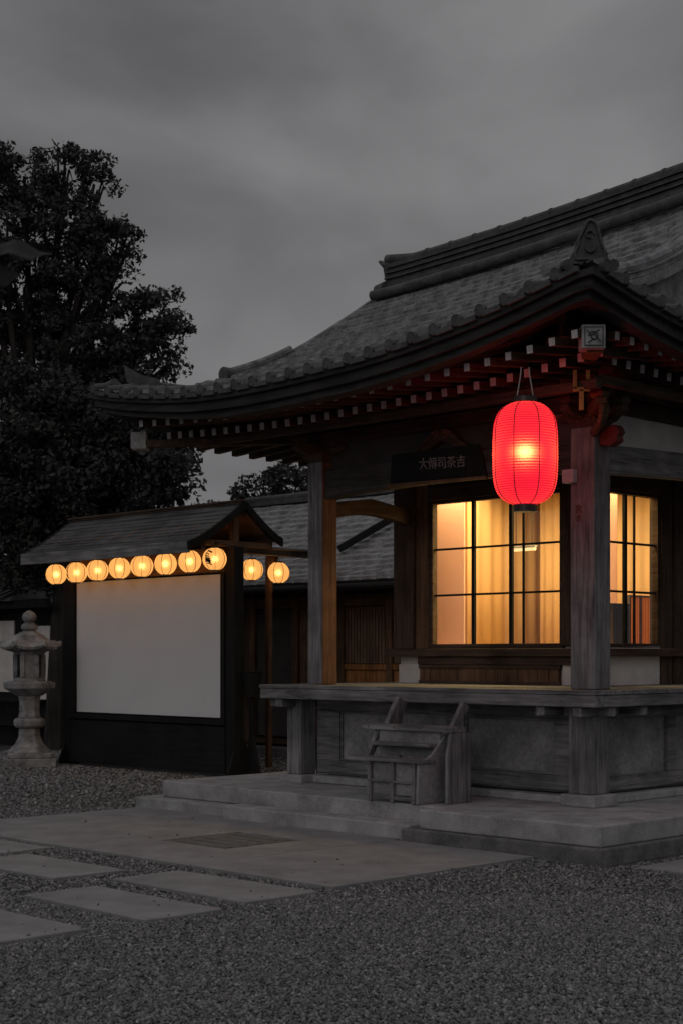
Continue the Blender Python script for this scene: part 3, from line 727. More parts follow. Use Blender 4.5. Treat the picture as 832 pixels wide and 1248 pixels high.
# frog-leg strut with scrolls
def frog(cx):
    b = MB(); pts = []
    for s in (-1, 1):
        leg = [(s*.06,.25),(s*.12,.22),(s*.22,.12),(s*.36,.05),(s*.46,.03),(s*.46,0),(s*.3,0),(s*.2,.03),(s*.1,.1),(s*.0,.14)]
        if s == -1: L = leg
        else: Rr = leg
    poly = [(a, z) for a, z in L] + [(a, z) for a, z in Rr[::-1][1:]]
    b.prism([(cx+a, -.085, 3.27+z) for a, z in poly], (0,.08,0)); o = b.build('frog_leg_strut', 'darkx', hall, .004)
    c = MB()
    for s in (-1, 1):
        c.tube([(cx+s*.06+.045*(1-k/22)*math.cos(s*k*.5), -.095, 3.46+.045*(1-k/22)*math.sin(k*.5)) for k in range(18)], .011, 6)
        c.tube([(cx+s*(.12+.3*k/8), -.095, 3.30+.16*(1-k/8)**1.6) for k in range(9)], .009, 6)
    c.build('scroll', 'brownx', o); return o
frog(-1.55)
# curved brace wing right of the strut, catching the red light
MB().prism([(-1.05,-.07,3.42),(-.75,-.07,3.36),(-.45,-.07,3.38),(-.22,-.07,3.5),(-.5,-.07,3.51),(-.8,-.07,3.47)], (0,.05,0)).build('carved_wing', 'brownx', hall, .006)
# name board with lettering, hung on the beam
nb = MB(); nb.prism([(-2.15,-.10,3.07),(-1.02,-.10,3.05),(-1.08,-.13,3.33),(-2.1,-.13,3.33)], (0,.03,0)); nbo = nb.build('name_board', 'black', hall, .006)
MB().beam((-2.17,-.115,3.055),(-1.0,-.115,3.035),.05,.025).build('board_trim', 'brownx', nbo, .004)
def text(body, size, loc, rot, mat, parent, name='lettering', ext=.003):
    c = bpy.data.curves.new(name, 'FONT'); c.body = body; c.size = size; c.extrude = ext; c.align_x = 'CENTER'; c.align_y = 'CENTER'; c.space_character = .95
    tmp = bpy.data.objects.new('tmp', c); COL.objects.link(tmp)
    dg = bpy.context.evaluated_depsgraph_get(); me = bpy.data.meshes.new_from_object(tmp.evaluated_get(dg))
    bpy.data.objects.remove(tmp); me.materials.clear(); me.materials.append(M[mat])
    o = bpy.data.objects.new(name, me); COL.objects.link(o); o.location = loc; o.rotation_euler = rot; o.parent = parent; return o
text('大傳司茶吉', .112, (-1.50, -.125, 3.20), (R(95), R(2), R(0)), 'letter', nbo)

def bracket(cx, cy, diag=True):
    """bearing block, crossed boat-shaped arms, small blocks"""
    b = MB(); z = 3.36
    b.lathe([(.14,0),(.20,.06),(.20,.10)], 4, (cx,cy,z), math.pi/4); o = b.build('bracket_block', 'darkz', hall, .006)
    def arm(dx, dy, L, z0, mat='darkx'):
        d = Vector((dx,dy,0)).normalized(); s = Vector((-d.y,d.x,0)); p = Vector((cx,cy,z0))
        prof_ = [(-L,.10),(-L,.055),(-L*.82,.015),(-L*.5,.0),(L*.5,.0),(L*.82,.015),(L,.055),(L,.10)]
        a = MB(); a.prism([p+d*u+Vector((0,0,h))-s*.045 for u, h in prof_], s*.09); a.build('bracket_arm', mat, hall, .005)
        for u in (-L*.86, L*.86):
            q = p+d*u+Vector((0,0,.102)); MB().lathe([(.06,0),(.085,.03),(.085,.055)], 4, q, math.pi/4).build('bearing_cube', mat, hall, .003)
    arm(1,0,.34,3.42); arm(0,1,.36,3.425,'darky')
    if diag: arm(1,-1,.52,3.43,'brownx')
bracket(0,0); bracket(-3.13,0,False)
# carved scroll noses under the corner
b = MB()
for s in (-1,1):
    b.tube([(.12+.22*math.sin(k/14*2.6)*.9, -.12-.05*k/14*s-.22*math.sin(k/14*2.6)*.6, 3.30+.26*k/14) for k in range(15)], [.035*(1-k/22) for k in range(15)], 8)
b.tube([(.26-.12*math.cos(k/16*3.14)+.0, -.26+.12*math.cos(k/16*3.14), 3.47-.14*math.sin(k/16*3.14)) for k in range(17)], .022, 8)
b.tube([(.30-.05*math.cos(k/2), -.30+.05*math.cos(k/2), 3.50+.05*math.sin(k/2)) for k in range(12)], .014, 6)
b.build('carved_scroll', 'brownx', hall, smooth=True)
b = MB(); d = Vector((Q,-Q,0)); s = Vector((Q,Q,0)); p = Vector((.36,-.62,3.56))
for a in (-.05,.05): b.beam(p+s*a, p+s*a+Vector((0,0,.15)), .03, .03, up=d)
b.beam(p-s*.065, p+s*.065, .03, .035); b.beam(p+Vector((0,0,.0)), p+Vector((0,0,-.16)), .035, .03, up=d); b.build('lamp_bracket', 'brass', hall, .003)
# tie-beam noses, red painted
def nose(pts, d, mat='redpaint'): return MB().prism(pts, d).build('beam_nose', mat, hall, .012)
nose([(.12,-.05,3.21),(.22,-.05,3.19),(.30,-.05,3.23),(.285,-.05,3.27),(.315,-.05,3.30),(.28,-.05,3.36),(.12,-.05,3.36)], (0,.1,0))
#nose([(-.05,-.12,3.08),(-.05,-.19,3.07),(-.05,-.22,3.12),(-.05,-.19,3.22),(-.05,-.12,3.22)], (.1,0,0), 'redpaint')
MB().box(-3.27,-3.21,-.05,.05,2.78,2.89).build('beam_nose', 'redpaint', hall, .008)
# meter box and carved crest on the corner column
bx_ = MB().box(-.15,-.04,-.19,-.12,2.91,3.02).build('junction_box', 'box', hall, .008)
c = MB(); c.tube([(-.03+.045*math.cos(a), -.122, 2.66+.085*math.sin(a)) for a in np.linspace(0,6.283,24)], .004, 5)
cr = c.build('crest', 'plasterdim', hall)
text('宮', .075, (-.03,-.121,2.69), (R(90),0,0), 'brownx', cr, ext=.003); text('呂', .06, (-.03,-.121,2.62), (R(90),0,0), 'brownx', cr, ext=.003)

# ------------------------------------------------------------------ wooden steps
st = root('wooden_steps', -1.36, -.6, .281, 'small weathered wooden steps leaning against the deck edge', 'steps')
def sp(b, name, mat='greyx', bev=.005): return b.build(name, mat, st, bev)
def sbox(x0,x1,y0,y1,z0,z1,name,mat='greyx'): return sp(MB().box(x0,x1,y0,y1,z0,z1), name, mat)
# local frame: +x right along the deck, y from camera side (-) to deck (+); z above the slab
sp(MB().beam((-.37,.20,.84),(-.42,-.0,.42),.05,.13,up=(0,1,0)), 'side_rail', 'greyz')
sp(MB().beam((.36,.20,.82),(.35,.06,.60),.04,.09,up=(0,1,0)), 'side_rail', 'greyz')
sbox(-.58,.46,-.08,.10,.585,.635,'tread')
sp(MB().beam((-.44,-.0,.58),(-.46,-.14,.32),.05,.06,up=(0,1,0)), 'side_rail', 'greyz')
sbox(-.38,.30,-.20,-.06,.46,.49,'tread')
sbox(-.52,.34,-.36,-.16,.335,.365,'tread')
sbox(-.40,.30,-.05,-.03,.37,.60,'riser','panelgrey'); sbox(-.24,.28,-.31,-.295,.06,.33,'riser','panelgrey')
for x in (-.24,.02,.26): sbox(x-.02,x+.02,-.345,-.312,.0,.334,'upright','greyz')
sbox(-.22,.24,-.338,-.316,.16,.185,'rung'); sbox(-.22,.24,-.338,-.316,.02,.05,'rung')
b = MB(); b.prism([(.29,-.345,0),(.29,.15,0),(.29,.15,.58),(.29,-.0,.56),(.29,-.17,.40),(.29,-.33,.33)], (.03,0,0)); sp(b, 'side_panel', 'panelgrey')
b = MB(); b.prism([(.44,-.15,0),(.44,.15,0),(.44,.15,.58),(.44,-.1,.58),(.44,-.15,.4)], (.03,0,0)); b.box(.33,.438,.0,.14,.0,.57); sp(b, 'side_panel', 'greyz')

b = MB()
for x in (-.5,-.2,.1,.4): b.tube([(x,-.082,.61),(x,-.078,.61)], .007, 7)
for x in (-.24,.02,.26):
    for z in (.035,.172,.31): b.tube([(x,-.348,z),(x,-.344,z)], .006, 7)
sp(b, 'nails', 'wire', 0)
# ------------------------------------------------------------------ red lantern
rl = root('red_lantern', .19, -1.1, 2.645, 'large glowing red paper lantern hanging below the hall eaves', 'lantern')
def rrad(z, H=.78, Rm=.245):
    k = (z-H/2)/(H/2); return Rm*(max(0, 1-abs(k)**4.6))**.5*.86 + Rm*.14*(1-.12*abs(k))
rings = 44; prof_ = []
for i in range(rings*2+1):
    k = i/(rings*2); z = .78*(1-math.cos(math.pi*k))/2*.35 + .78*k*.65; r = rrad(z)
    prof_.append((max(.088, r) + (.0035 if i % 2 else -.0015), z))
b = MB(); k0 = len(b.v)
b.lathe(prof_, 56); b.f = b.f[:-2]; b.mi = b.mi[:-2]; b.build('paper_shade', 'redpaper', rl, smooth=False)
for a in range(8):
    th = a*math.pi/4+.32; b = MB(); b.tube([((max(.088, rrad(z))+.003)*math.cos(th), (max(.088, rrad(z))+.003)*math.sin(th), z) for z in np.linspace(.005,.775,30)], .0032, 5)
    b.build('cord', plainred if 'plainred' in globals() else 'redpaint', rl)
MB().lathe([(.09,.77),(.095,.78),(.095,.815),(.085,.82),(.07,.815),(.07,.77)], 28).build('top_ring', 'lacquer', rl)
MB().lathe([(.08,-.052),(.088,-.05),(.088,.008),(.07,.01),(.065,-.04)], 28).build('bottom_ring', 'lacquer', rl)
for s in (-1, 1): MB().tube([(s*.06*Q,s*.06*Q,.83),(s*.035*Q,s*.035*Q,.98),(s*.03*Q,s*.03*Q,1.045)], .0045, 6).build('hanging_string', 'string', rl)
light('lantern_lamp', (0,0,.40), 15, (1,.55,.22), .035, rl)

# ------------------------------------------------------------------ small amber lanterns
def small_lantern(label, mark=False):
    r = bpy.data.objects.new('paper_lantern', None); COL.objects.link(r); tag(r, label, 'lantern', 'amber paper lanterns hung in a row')
    N = 14; b = MB(); pr = [(.15*math.sin(a)**.95, -.143*math.cos(a)) for a in np.linspace(.36, math.pi-.36, 17)]
    b.lathe(pr, 56, fn=lambda rr, z, a: rr*(1-.035*abs(math.cos(a*N/4)))); b.f = b.f[:-2]; b.mi = b.mi[:-2]
    b.build('paper_shade', 'amberpaper', r, smooth=True)
    b = MB()
    for i in range(N//2+1):
        th = i*2*math.pi/7+.2; b.tube([((rr*.985)*math.cos(th), (rr*.985)*math.sin(th), z) for rr, z in pr], .0036, 4)
    b.build('ribs', 'browny', r)
    MB().lathe([(.05,.128),(.056,.13),(.056,.15),(.045,.15)], 16).build('top_ring', 'lacquer', r)
    MB().lathe([(.045,-.148),(.054,-.146),(.054,-.13),(.045,-.13)], 16).build('bottom_ring', 'lacquer', r)
    MB().tube([(-.04,0,.148),(0,0,.19),(.04,0,.148)], .003, 5).tube([(0,0,.19),(0,0,.225)], .003, 5).build('hook', 'wire', r)
    light('lantern_lamp', (0,0,0), 1.0, (1,.62,.26), .02, r)
    return r
def dup(o, label):
    c = o.copy(); COL.objects.link(c); c['label'] = label
    for ch in o.children:
        d = ch.copy(); COL.objects.link(d); d.parent = c
    return c
ords = ['first','second','third','fourth','fifth','sixth','seventh','eighth']
spots = [(-(10.29-.483*i), 1.85, 2.632+.0087*i) for i in range(8)]
L0 = None
def ink_mark(r, s):
    b = MB(); 
    for k in range(7):
        a0 = math.radians((226 if s > 1 else 206)+random.uniform(-8,10)); z0 = .085-k*.025
        pts = [(.147*math.sin(math.acos(max(-.9,min(.9,zz/.14))))*math.cos(a0+da), .147*math.sin(math.acos(max(-.9,min(.9,zz/.14))))*math.sin(a0+da), zz) for da, zz in ((-.15*s,z0+.008),(.05,z0+random.uniform(-.01,.01)),(.22*s,z0-.012))]
        b.tube(pts, random.uniform(.007,.013)*(1 if s > 1 else .7), 5)
    b.build('brushed_character', 'ink', r)
for i, (x, y, z) in enumerate(spots):
    lab = f'{ords[i]} round amber lantern from the left under the board roof'
    if i == 1: lab = 'second amber lantern from the left, small black brush mark on its edge'
    if i == 7: lab = 'amber lantern with large black brushed character beside the right post'
    if L0 is None: L0 = r = small_lantern(lab)
    else: r = dup(L0, lab)
    r.location = wpt(x, y, z); r.rotation_euler = (R(random.uniform(-3,3)), R(random.uniform(-4,4)), R(-45+random.uniform(-25,25)))
    if i in (1, 7): r.rotation_euler = (0,0,R(8)); ink_mark(r, 1.3 if i == 7 else .7)
for (x, y, z, lab) in ((-7.5, 2.98, 2.63, 'amber lantern on the side beam next to the board roof'), (-7.5, 3.45, 2.61, 'rightmost amber lantern at the end of the side beam')):
    r = dup(L0, lab); r.location = wpt(x, y, z); r.rotation_euler = (0,0,R(random.uniform(0,90)))

# ------------------------------------------------------------------ roofed screen stand
ks = root('screen_stand', -8.7, 2.25, 0, 'black framed board stand with white screen under a gabled board roof', 'display stand'); KO = (-8.7,2.25,0)
def kp(b, name, mat, bev=.006): return b.build(name, mat, ks, bev, off=KO)
kp(MB().box(-10.25,-7.13,2.165,2.185,.73,2.53), 'white_screen', 'screen', .002)
kp(MB().box(-10.36,-7.05,2.19,2.23,.62,2.88), 'backing_board', 'blackx', 0)
kp(MB().box(-10.36,-7.05,2.12,2.188,2.55,2.85), 'top_rail', 'brownx'); kp(MB().box(-10.36,-7.05,2.12,2.188,.64,.71), 'bottom_rail', 'blackx')
kp(MB().box(-10.25,-7.14,2.12,2.163,.722,.728).box(-7.125,-7.05,2.12,2.188,.71,2.55).box(-10.36,-10.26,2.12,2.188,.71,2.55), 'screen_frame', 'blackx', .003)
kp(MB().box(-10.36,-7.05,2.13,2.24,.03,.618), 'skirt_board', 'blackx')
for x in (-10.45, -6.95):
    kp(MB().box(x-.08,x+.08,2.13,2.29,0,2.86), 'post', 'black'); 
    kp(MB().beam((x,2.2,2.9),(x,2.2,3.28),.09,.09,up=(1,0,0)), 'king_post', 'brownz')
    kp(MB().box(x-.05,x+.05,1.6,2.8,2.86,2.93), 'cross_beam', 'browny')
kp(MB().box(-10.46,-6.9,1.62,1.70,2.80,2.89), 'eave_beam', 'darkx'); kp(MB().box(-10.46,-6.9,2.72,2.8,2.93,2.99), 'eave_beam', 'darkx')
kp(MB().box(-10.46,-6.9,2.24,2.34,3.25,3.34), 'ridge_beam', 'darkx')
b = MB()
for s, e in ((-1, 1.42), (1, 2.86)):
    n = 11
    for i in range(n):
        k0, k1 = i/n, (i+1)/n; y0 = e+(2.29-e)*k0; y1 = e+(2.29-e)*(k1+.04)
        za = 2.86+.54*(k0**1.25)+.012; zb = 2.86+.54*(min(1,k1+.04)**1.25)
        if s > 0: za += .14*(1-k0); zb += .14*(1-k1)
        for sx in range(3):
            xa = -10.50+sx*1.212; h = random.uniform(0,.007)
            b.add([(xa,y0,za+h),(xa+1.211,y0,za+h),(xa+1.211,y1,zb+h),(xa,y1,zb+h),(xa,y0,za+.028+h),(xa+1.211,y0,za+.028+h),(xa+1.211,y1,zb+.018+h),(xa,y1,zb+.018+h)],
                  [(3,2,1,0),(4,5,6,7),(0,1,5,4),(1,2,6,5),(2,3,7,6),(3,0,4,7)] if s < 0 else [(0,1,2,3),(7,6,5,4),(4,5,1,0),(5,6,2,1),(6,7,3,2),(7,4,0,3)])
kroof = kp(b, 'board_roof', 'kioskroof', .003)
b = MB(); 
for e_, z_ in ((1.45, 2.835), (2.84, 2.95)):
    kk_ = np.linspace(0, 1, 7)
    for k0_, k1_ in zip(kk_[:-1], kk_[1:]):
        ya, yb, za_, zb_ = e_+(2.29-e_)*k0_, e_+(2.29-e_)*k1_, z_+(3.35-z_)*k0_**1.25, z_+(3.35-z_)*k1_**1.25
        b.add([(-10.48,ya,za_),(-6.9,ya,za_),(-6.9,yb,zb_),(-10.48,yb,zb_)], [(0,1,2,3)])
b.build('ceiling_boards', 'brownx', kroof, 0, off=KO)
b = MB(); b.box(-10.54,-6.84,2.22,2.36,3.395,3.42); b.box(-10.54,-6.82,2.20,2.29,3.42,3.445); b.build('ridge_board', 'darkx', kroof, .004, off=KO)
b = MB(); b.beam((-10.50,1.425,2.825),(-6.88,1.425,2.825),.03,.145); b.build('fascia', 'greyx', kroof, .004, off=KO)
b = MB(); b.beam((-10.50,2.86,3.0),(-6.88,2.86,3.0),.03,.08); b.build('fascia', 'darkx', kroof, .004, off=KO)
for x in (-10.52,-6.85):
    b = MB()
    for e, z0 in ((1.38, 2.86), (2.92, 2.97)):
        top = [(e+(2.29-e)*k, z0+(3.415-z0)*k**1.25) for k in np.linspace(0,1,9)]
        b.prism([(x-.02,y,z+.03) for y,z in top]+[(x-.02,y,z-.075) for y,z in top[::-1]], (.04,0,0))
    b.build('barge_board', 'black', kroof, .004, off=KO)
for i in range(12):
    x = -10.42+i*.315
    b = MB(); b.beam((x,1.46,2.85),(x,2.27,3.35),.05,.04,up=(1,0,0)); b.beam((x,2.82,2.98),(x,2.31,3.35),.05,.04,up=(1,0,0)); b.build('rafter', 'browny', kroof, 0, off=KO)
kp(MB().tube([(-10.5+3.75*i/30, 1.85, 2.855+.035*i/30 - .008*abs(math.sin(i*.8))) for i in range(31)], .009, 6), 'lantern_wire', 'wire', 0)
kp(MB().tube([(-10.45,1.85,2.865),(-10.45,2.13,2.865)], .012, 6).tube([(-6.9,1.85,2.90),(-6.9,2.13,2.86)], .012, 6), 'wire_arm', 'wire', 0)
for x in (-10.5,-6.9): kp(MB().prism([(x,2.0,0),(x,2.5,0),(x,2.29,.5),(x,2.20,.5)], (.04,0,0)), 'foot', 'black')
# side beam carrying two lanterns
sb = root('lantern_rack', -7.72, 3.48, 0, 'slim wooden post with a grey crossbeam holding two lanterns', 'lantern rack')
MB().box(-.035,.035,-.035,.035,0,2.83).build('post', 'brownz', sb, .006)
MB().box(.15,.29,-.94,.73,2.83,2.90).build('crossbeam', 'greyy', sb, .006)
MB().box(-.03,.149,-.03,.03,2.76,2.895).build('arm', 'brownx', sb, .004)
MB().box(.0,.44,-.97,.76,2.902,2.925).build('cover_board', 'greyy', sb, .004)
for y in (-.5,-.03): MB().tube([(.22,y,2.83),(.22,y,2.80)], .004, 5).build('hook', 'wire', sb)
# dark pail on a stand
pl = root('pail_stand', -6.80, 2.36, 0, 'black tapered pail on a dark stand beside the screen post', 'pail stand')
MB().lathe([(.10,1.10),(.15,1.42),(.165,1.44),(.165,1.46),(.14,1.45),(.10,1.15)], 20).build('pail', 'black', pl); pl.scale = (.85,.85,.905)
MB().box(-.03,.03,-.03,.03,.0,1.1).build('upright', 'black', pl, .004)
MB().prism([(-.16,-.02,0),(.2,-.02,0),(.04,-.02,.55),(-.04,-.02,.55)], (0,.04,0)).build('foot', 'black', pl, .004)

# ------------------------------------------------------------------ stone lantern
LX, LY = -4.25, 20.7
sl = root('stone_lantern', LX, LY, 0, 'tall weathered stone lantern standing in the gravel at the left', 'stone lantern', world=True, rz=12); sl.scale = (.88,.88,.885)
def sp2(prof_, seg, name, rot=0, sm=False, fn=None): return MB().lathe(prof_, seg, rot=rot, fn=fn).build(name, 'lantstone', sl, .012, sm)
MB().box(-.40,.40,-.40,.40,0,.14).box(-.33,.33,-.33,.33,.142,.22).build('base', 'lantstone', sl, .015)
sp2([(.36,.222),(.30,.27),(.215,.36),(.17,.46),(.16,.60)], 6, 'shaft')
sp2([(.20,.60),(.235,.63),(.24,.71),(.20,.75)], 24, 'shaft_collar', sm=False)
sp2([(.175,.752),(.155,.85),(.16,1.02),(.18,1.09)], 6, 'shaft')
sp2([(.20,1.09),(.30,1.15),(.36,1.19),(.39,1.20),(.40,1.29),(.33,1.315)], 6, 'platform')
fb = sp2([(.25,1.316),(.25,1.36),(.23,1.36),(.23,1.37)], 6, 'fire_box')
for i in range(6):
    a = i*math.pi/3; MB().box(.215*math.cos(a)-.035,.215*math.cos(a)+.035,.215*math.sin(a)-.035,.215*math.sin(a)+.035,1.37,1.72).build('corner_pillar', 'lantstone', fb, .008)
for i in (0,2,4):
    a = (i+.5)*math.pi/3; d = Vector((math.cos(a),math.sin(a),0)); c = d*.18
    MB().beam(c+Vector((0,0,1.37)), c+Vector((0,0,1.72)), .22, .03, up=d).build('side_slab', 'lantstone', fb, .005)
sp2([(.24,1.72),(.25,1.76),(.30,1.78)], 6, 'fire_box_cap')
def roofr(rr, z, a):
    k = abs(((a/(math.pi/3)) % 1)-.5)*2     # 1 at the corners
    return rr*(1+ (.07*k**3 if rr > .3 else 0))
b = MB()
pr = [(.30,1.775),(.44,1.80),(.46,1.84),(.40,1.88),(.30,1.95),(.22,2.02),(.13,2.07),(.09,2.09)]
b.lathe(pr, 36, fn=lambda rr, z, a: rr*(.90+.12*abs(((a/(math.pi/3)) % 1)-.5)*2))
b.v = [(x, y, z + (.055*(max(0, abs(((math.atan2(y,x)/(math.pi/3)) % 1)-.5)*2-.3)/.7)**2 if math.hypot(x,y) > .36 else 0)) for x, y, z in b.v]
rf = b.build('cap_stone', 'lantstone', sl, 0)
for i in range(6):
    a = i*math.pi/3; d = Vector((math.cos(a),math.sin(a),0))
    MB().tube([d*.38+Vector((0,0,1.87)), d*.46+Vector((0,0,1.885)), d*.48+Vector((0,0,1.93))], [.035,.045,.02], 8).build('corner_curl', 'lantstone', rf)
sp2([(.09,2.09),(.125,2.12),(.13,2.16),(.10,2.20),(.06,2.215),(.10,2.25),(.115,2.30),(.09,2.36),(.03,2.40),(.001,2.405)], 20, 'finial', sm=True)

# ------------------------------------------------------------------ building behind
bk = root('rear_building', -9, 5.3, 0, 'low wooden building with a shingle roof behind the lanterns', 'building'); BO = (-9,5.3,0)
def bp(b, name, mat, bev=.004, parent=None): return b.build(name, mat, parent or bk, bev, off=BO)

def bplace(u, v):
    vv = v if v <= 7.2 else 14.4-v; k = max(0, (vv-4.7)/2.5)
    return (u + (.0), v, 2.55+1.5*k**1.1)
tiled('roof', -12.3, -5.6, list(np.linspace(4.7, 7.2, 17)), bplace, .27, bk, 'backtile', off=BO, step=.05, rough=.014, gap=.03)
tiled('roof', -12.3, -5.6, list(np.linspace(9.7, 7.2, 17)), bplace, .27, bk, 'backtile', off=BO, step=.05, rough=.014, gap=.03)
bp(MB().box(-12.35,-5.55,7.1,7.3,4.06,4.14).tube([(-12.38,7.2,4.17),(-5.5,7.2,4.17)], .07, 10), 'ridge', 'tiledark')
bp(MB().box(-12.3,-5.6,4.68,4.74,2.44,2.54), 'fascia', 'black'); bp(MB().tube([(-12.3,4.63,2.47),(-5.6,4.63,2.45)], .05, 8), 'gutter', 'black')
bp(MB().add([(-12.25,4.75,2.53),(-5.6,4.75,2.53),(-5.6,7.2,3.98),(-12.25,7.2,3.98)], [(0,1,2,3)]), 'soffit', 'darky', 0)
bp(MB().beam((-8.30,5.38,3.06),(-7.75,6.5,3.78),.09,.10), 'roof_rail', 'black')
bp(MB().box(-12,-5.8,5.35,5.42,0,2.62), 'wall', 'darkz', 0)
bp(MB().box(-12,-11.93,5.421,9,0,2.5).box(-5.87,-5.8,5.421,9,0,2.5).box(-12,-5.8,9.0,9.07,0,2.5), 'wall', 'darkz', 0)
bp(MB().box(-12,-5.8,5.28,5.349,2.22,2.40), 'header_beam', 'brownx'); bp(MB().box(-12,-5.8,5.26,5.36,.18,.26), 'foot_beam', 'darkx')
for x in (-11.9,-10.9,-10.05,-9.1,-8.15,-7.2,-6.3): bp(MB().box(x-.06,x+.06,5.25,5.348,.0,2.45), 'post', 'brownz')
bp(MB().box(-10.0,-9.18,5.30,5.345,.3,2.2), 'paper_door', 'infill')
def slats(x0, x1, z0, z1, name='slatted_panel', mat='rearboard', w=.045, gap=.015):
    b = MB(); x = x0
    while x < x1-w: b.box(x, x+w, 5.29, 5.335, z0, z1); x += w+gap
    return bp(b, name, mat, 0)
slats(-9.02,-8.22,.3,2.2); slats(-8.08,-7.27,1.40,2.2); slats(-7.13,-6.37,1.40,2.2)
b = MB()
for x0 in (-8.08,-7.13):
    x = x0
    while x < x0+.75: b.box(x, x+.19, 5.29, 5.335, .3, 1.30); x += .20
bp(b, 'wainscot', 'wainscot', .004); bp(MB().box(-8.09,-6.37,5.27,5.345,1.31,1.39), 'wainscot_rail', 'wainscot')
bp(MB().box(-12,-5.8,4.9,5.25,.0,.15), 'step_board', 'stonedk')

# far left store building
sh = root('storehouse', -14, 3.9, 0, 'dim plastered storehouse behind the stone lantern', 'building'); SO = (-14,3.9,0)
def shp(b, name, mat, bev=.004): return b.build(name, mat, sh, bev, off=SO)
shp(MB().box(-21,-13.2,3.95,4.0,0,2.3).box(-13.25,-13.2,4.01,8,0,2.3), 'wall', 'black', 0)
for x0, x1, z0, z1 in ((-14.05,-13.5,.75,2.0),(-15.4,-14.55,.9,2.1),(-16.6,-15.7,.9,2.1)): shp(MB().box(x0,x1,3.92,3.945,z0,z1), 'plaster_panel', 'plaster', 0)
for x in (-13.3,-14.3,-15.55,-16.75): shp(MB().box(x-.07,x+.07,3.88,3.949,0,2.3), 'post', 'black')
shp(MB().box(-21,-13.0,3.5,3.6,2.28,2.42), 'eave_beam', 'black')
b = MB()
b.add([(-21,3.4,2.4),(-13.9,3.4,2.4),(-16.0,5.6,3.35),(-21,5.6,3.35)], [(0,1,2,3)]); b.add([(-13.9,3.4,2.4),(-13.9,7.8,2.4),(-16,5.6,3.35)], [(0,1,2)])
b.add([(-21,7.8,2.4),(-21,5.6,3.35),(-16,5.6,3.35),(-13.9,7.8,2.4)], [(0,1,2,3)]); shp(b, 'roof', 'tiledark', 0)
b = MB()
for i in range(30): x = -14.2-i*.23; b.beam((x,3.4,2.43),(x if x < -16 else x, 3.4+min(2.2,(-13.9-x)*1.05), 2.43+min(.95,(-13.9-x)*.45)), .06,.05)
shp(b, 'roof_battens', 'tiledark', 0)
shp(MB().box(-16.5,-13.4,3.7,3.85,.35,.42).box(-16.5,-13.4,3.7,3.85,.75,.8), 'rail', 'black')

# ------------------------------------------------------------------ trees
def leaves(C, Rs, per, size, flat=.75):
    """C: clump centres (n,3); Rs radii; per: leaves each -> bent-quad leaf mesh"""
    n = len(C); idx = np.repeat(np.arange(n), per); m_ = len(idx)
    d = rng.normal(size=(m_,3)); d /= np.linalg.norm(d, axis=1)[:,None]
    r = Rs[idx]*(rng.random(m_)**.45); P = C[idx]+d*r[:,None]*np.array([1,1,flat])
    nrm = rng.normal(size=(m_,3))+d*.7+np.array([0,0,.5]); nrm /= np.linalg.norm(nrm, axis=1)[:,None]
    a = rng.normal(size=(m_,3)); a -= nrm*(a*nrm).sum(1)[:,None]; a /= np.linalg.norm(a, axis=1)[:,None]
    b = np.cross(nrm, a); s = size*(.6+.8*rng.random(m_))[:,None]
    V = np.stack([P-a*s*.5, P-a*s*.05+b*s*.27-nrm*s*.08, P+a*s*.5-nrm*s*.06, P-a*s*.05-b*s*.27-nrm*s*.08], 1).reshape(-1,3)
    F = np.arange(m_*4).reshape(-1,4); return V, F
def tree(name, label, cat, base, lobes, nclump, per, size, trunk_h, tr, cr=(.35,.6), depth=1.0, group=None, mat='leaf', holes=0, dshift=0):
    r = root(name, base[0], base[1], 0, label, cat, group, world=True, rz=0)
    lob = np.array(lobes, float); w = lob[:,3]**2; w /= w.sum()
    k = rng.choice(len(lob), nclump, p=w); d = rng.normal(size=(nclump,3)); d /= np.linalg.norm(d, axis=1)[:,None]
    C = lob[k,:3] + d*(lob[k,3]*(.35+.65*rng.random(nclump)**.5))[:,None]*np.array([1,depth,1])
    Rs = cr[0]+(cr[1]-cr[0])*rng.random(nclump)
    V, F = leaves(C, Rs, per, size)
    fast_mesh('crown', V, F, mat, r)
    b = MB(); top = Vector((lob[:,0].mean()*.5, lob[:,1].mean()*.5, trunk_h))
    b.tube([(0,0,0),(.05,0,trunk_h*.35),(top.x*.5, top.y*.5, trunk_h*.7), top], [tr, tr*.85, tr*.65, tr*.4], 10)
    for l in lob:
        s0 = Vector((top.x*.5, top.y*.5, trunk_h*random.uniform(.55,.95))); e = Vector(l[:3]); mid = s0.lerp(e, .5)+Vector((0,0,.25))
        b.tube([s0, mid, e], [tr*.4, tr*.22, tr*.1], 7)
        for q in range(5):
            dd = Vector(rng.normal(size=3)).normalized()*l[3]*.85; b.tube([mid.lerp(e,.5), e+dd*.5+Vector((0,0,.1)), e+dd], [tr*.14, tr*.07, tr*.03], 5)
    b.build('trunk', 'bark', r); return r
# big tree: lobes relative to base (X, Y, z, r)
tx, ty = -5.6, 26.5
def LB(px, py, r, dy=0):      # design aid: lobe position in metres from a sketch of the crown's outline
    Y = ty+dy; return ((px-416)/1850*Y-tx, dy, 1.5+(800-py)/1850*Y, r)
big = [LB(80,205,.62),(LB(30,215,.7)),LB(115,225,.5,.8),LB(-30,230,.9),LB(0,280,.9,-.5),LB(70,275,.8),LB(125,290,.55),LB(150,300,.4,.4),LB(100,350,.7),LB(30,350,.9),LB(-50,340,1.1),
       LB(135,360,.55),LB(150,400,.6),LB(195,385,.5),LB(215,400,.28),LB(185,425,.5),LB(90,430,.9),LB(20,440,.9,.6),LB(130,440,.7),LB(-60,450,1.2),LB(205,450,.3),LB(150,470,.6),LB(60,500,.9),LB(110,480,.8,.5),LB(20,500,.9),LB(160,505,.5),LB(60,390,.8,.6),LB(100,320,.6,.5)]
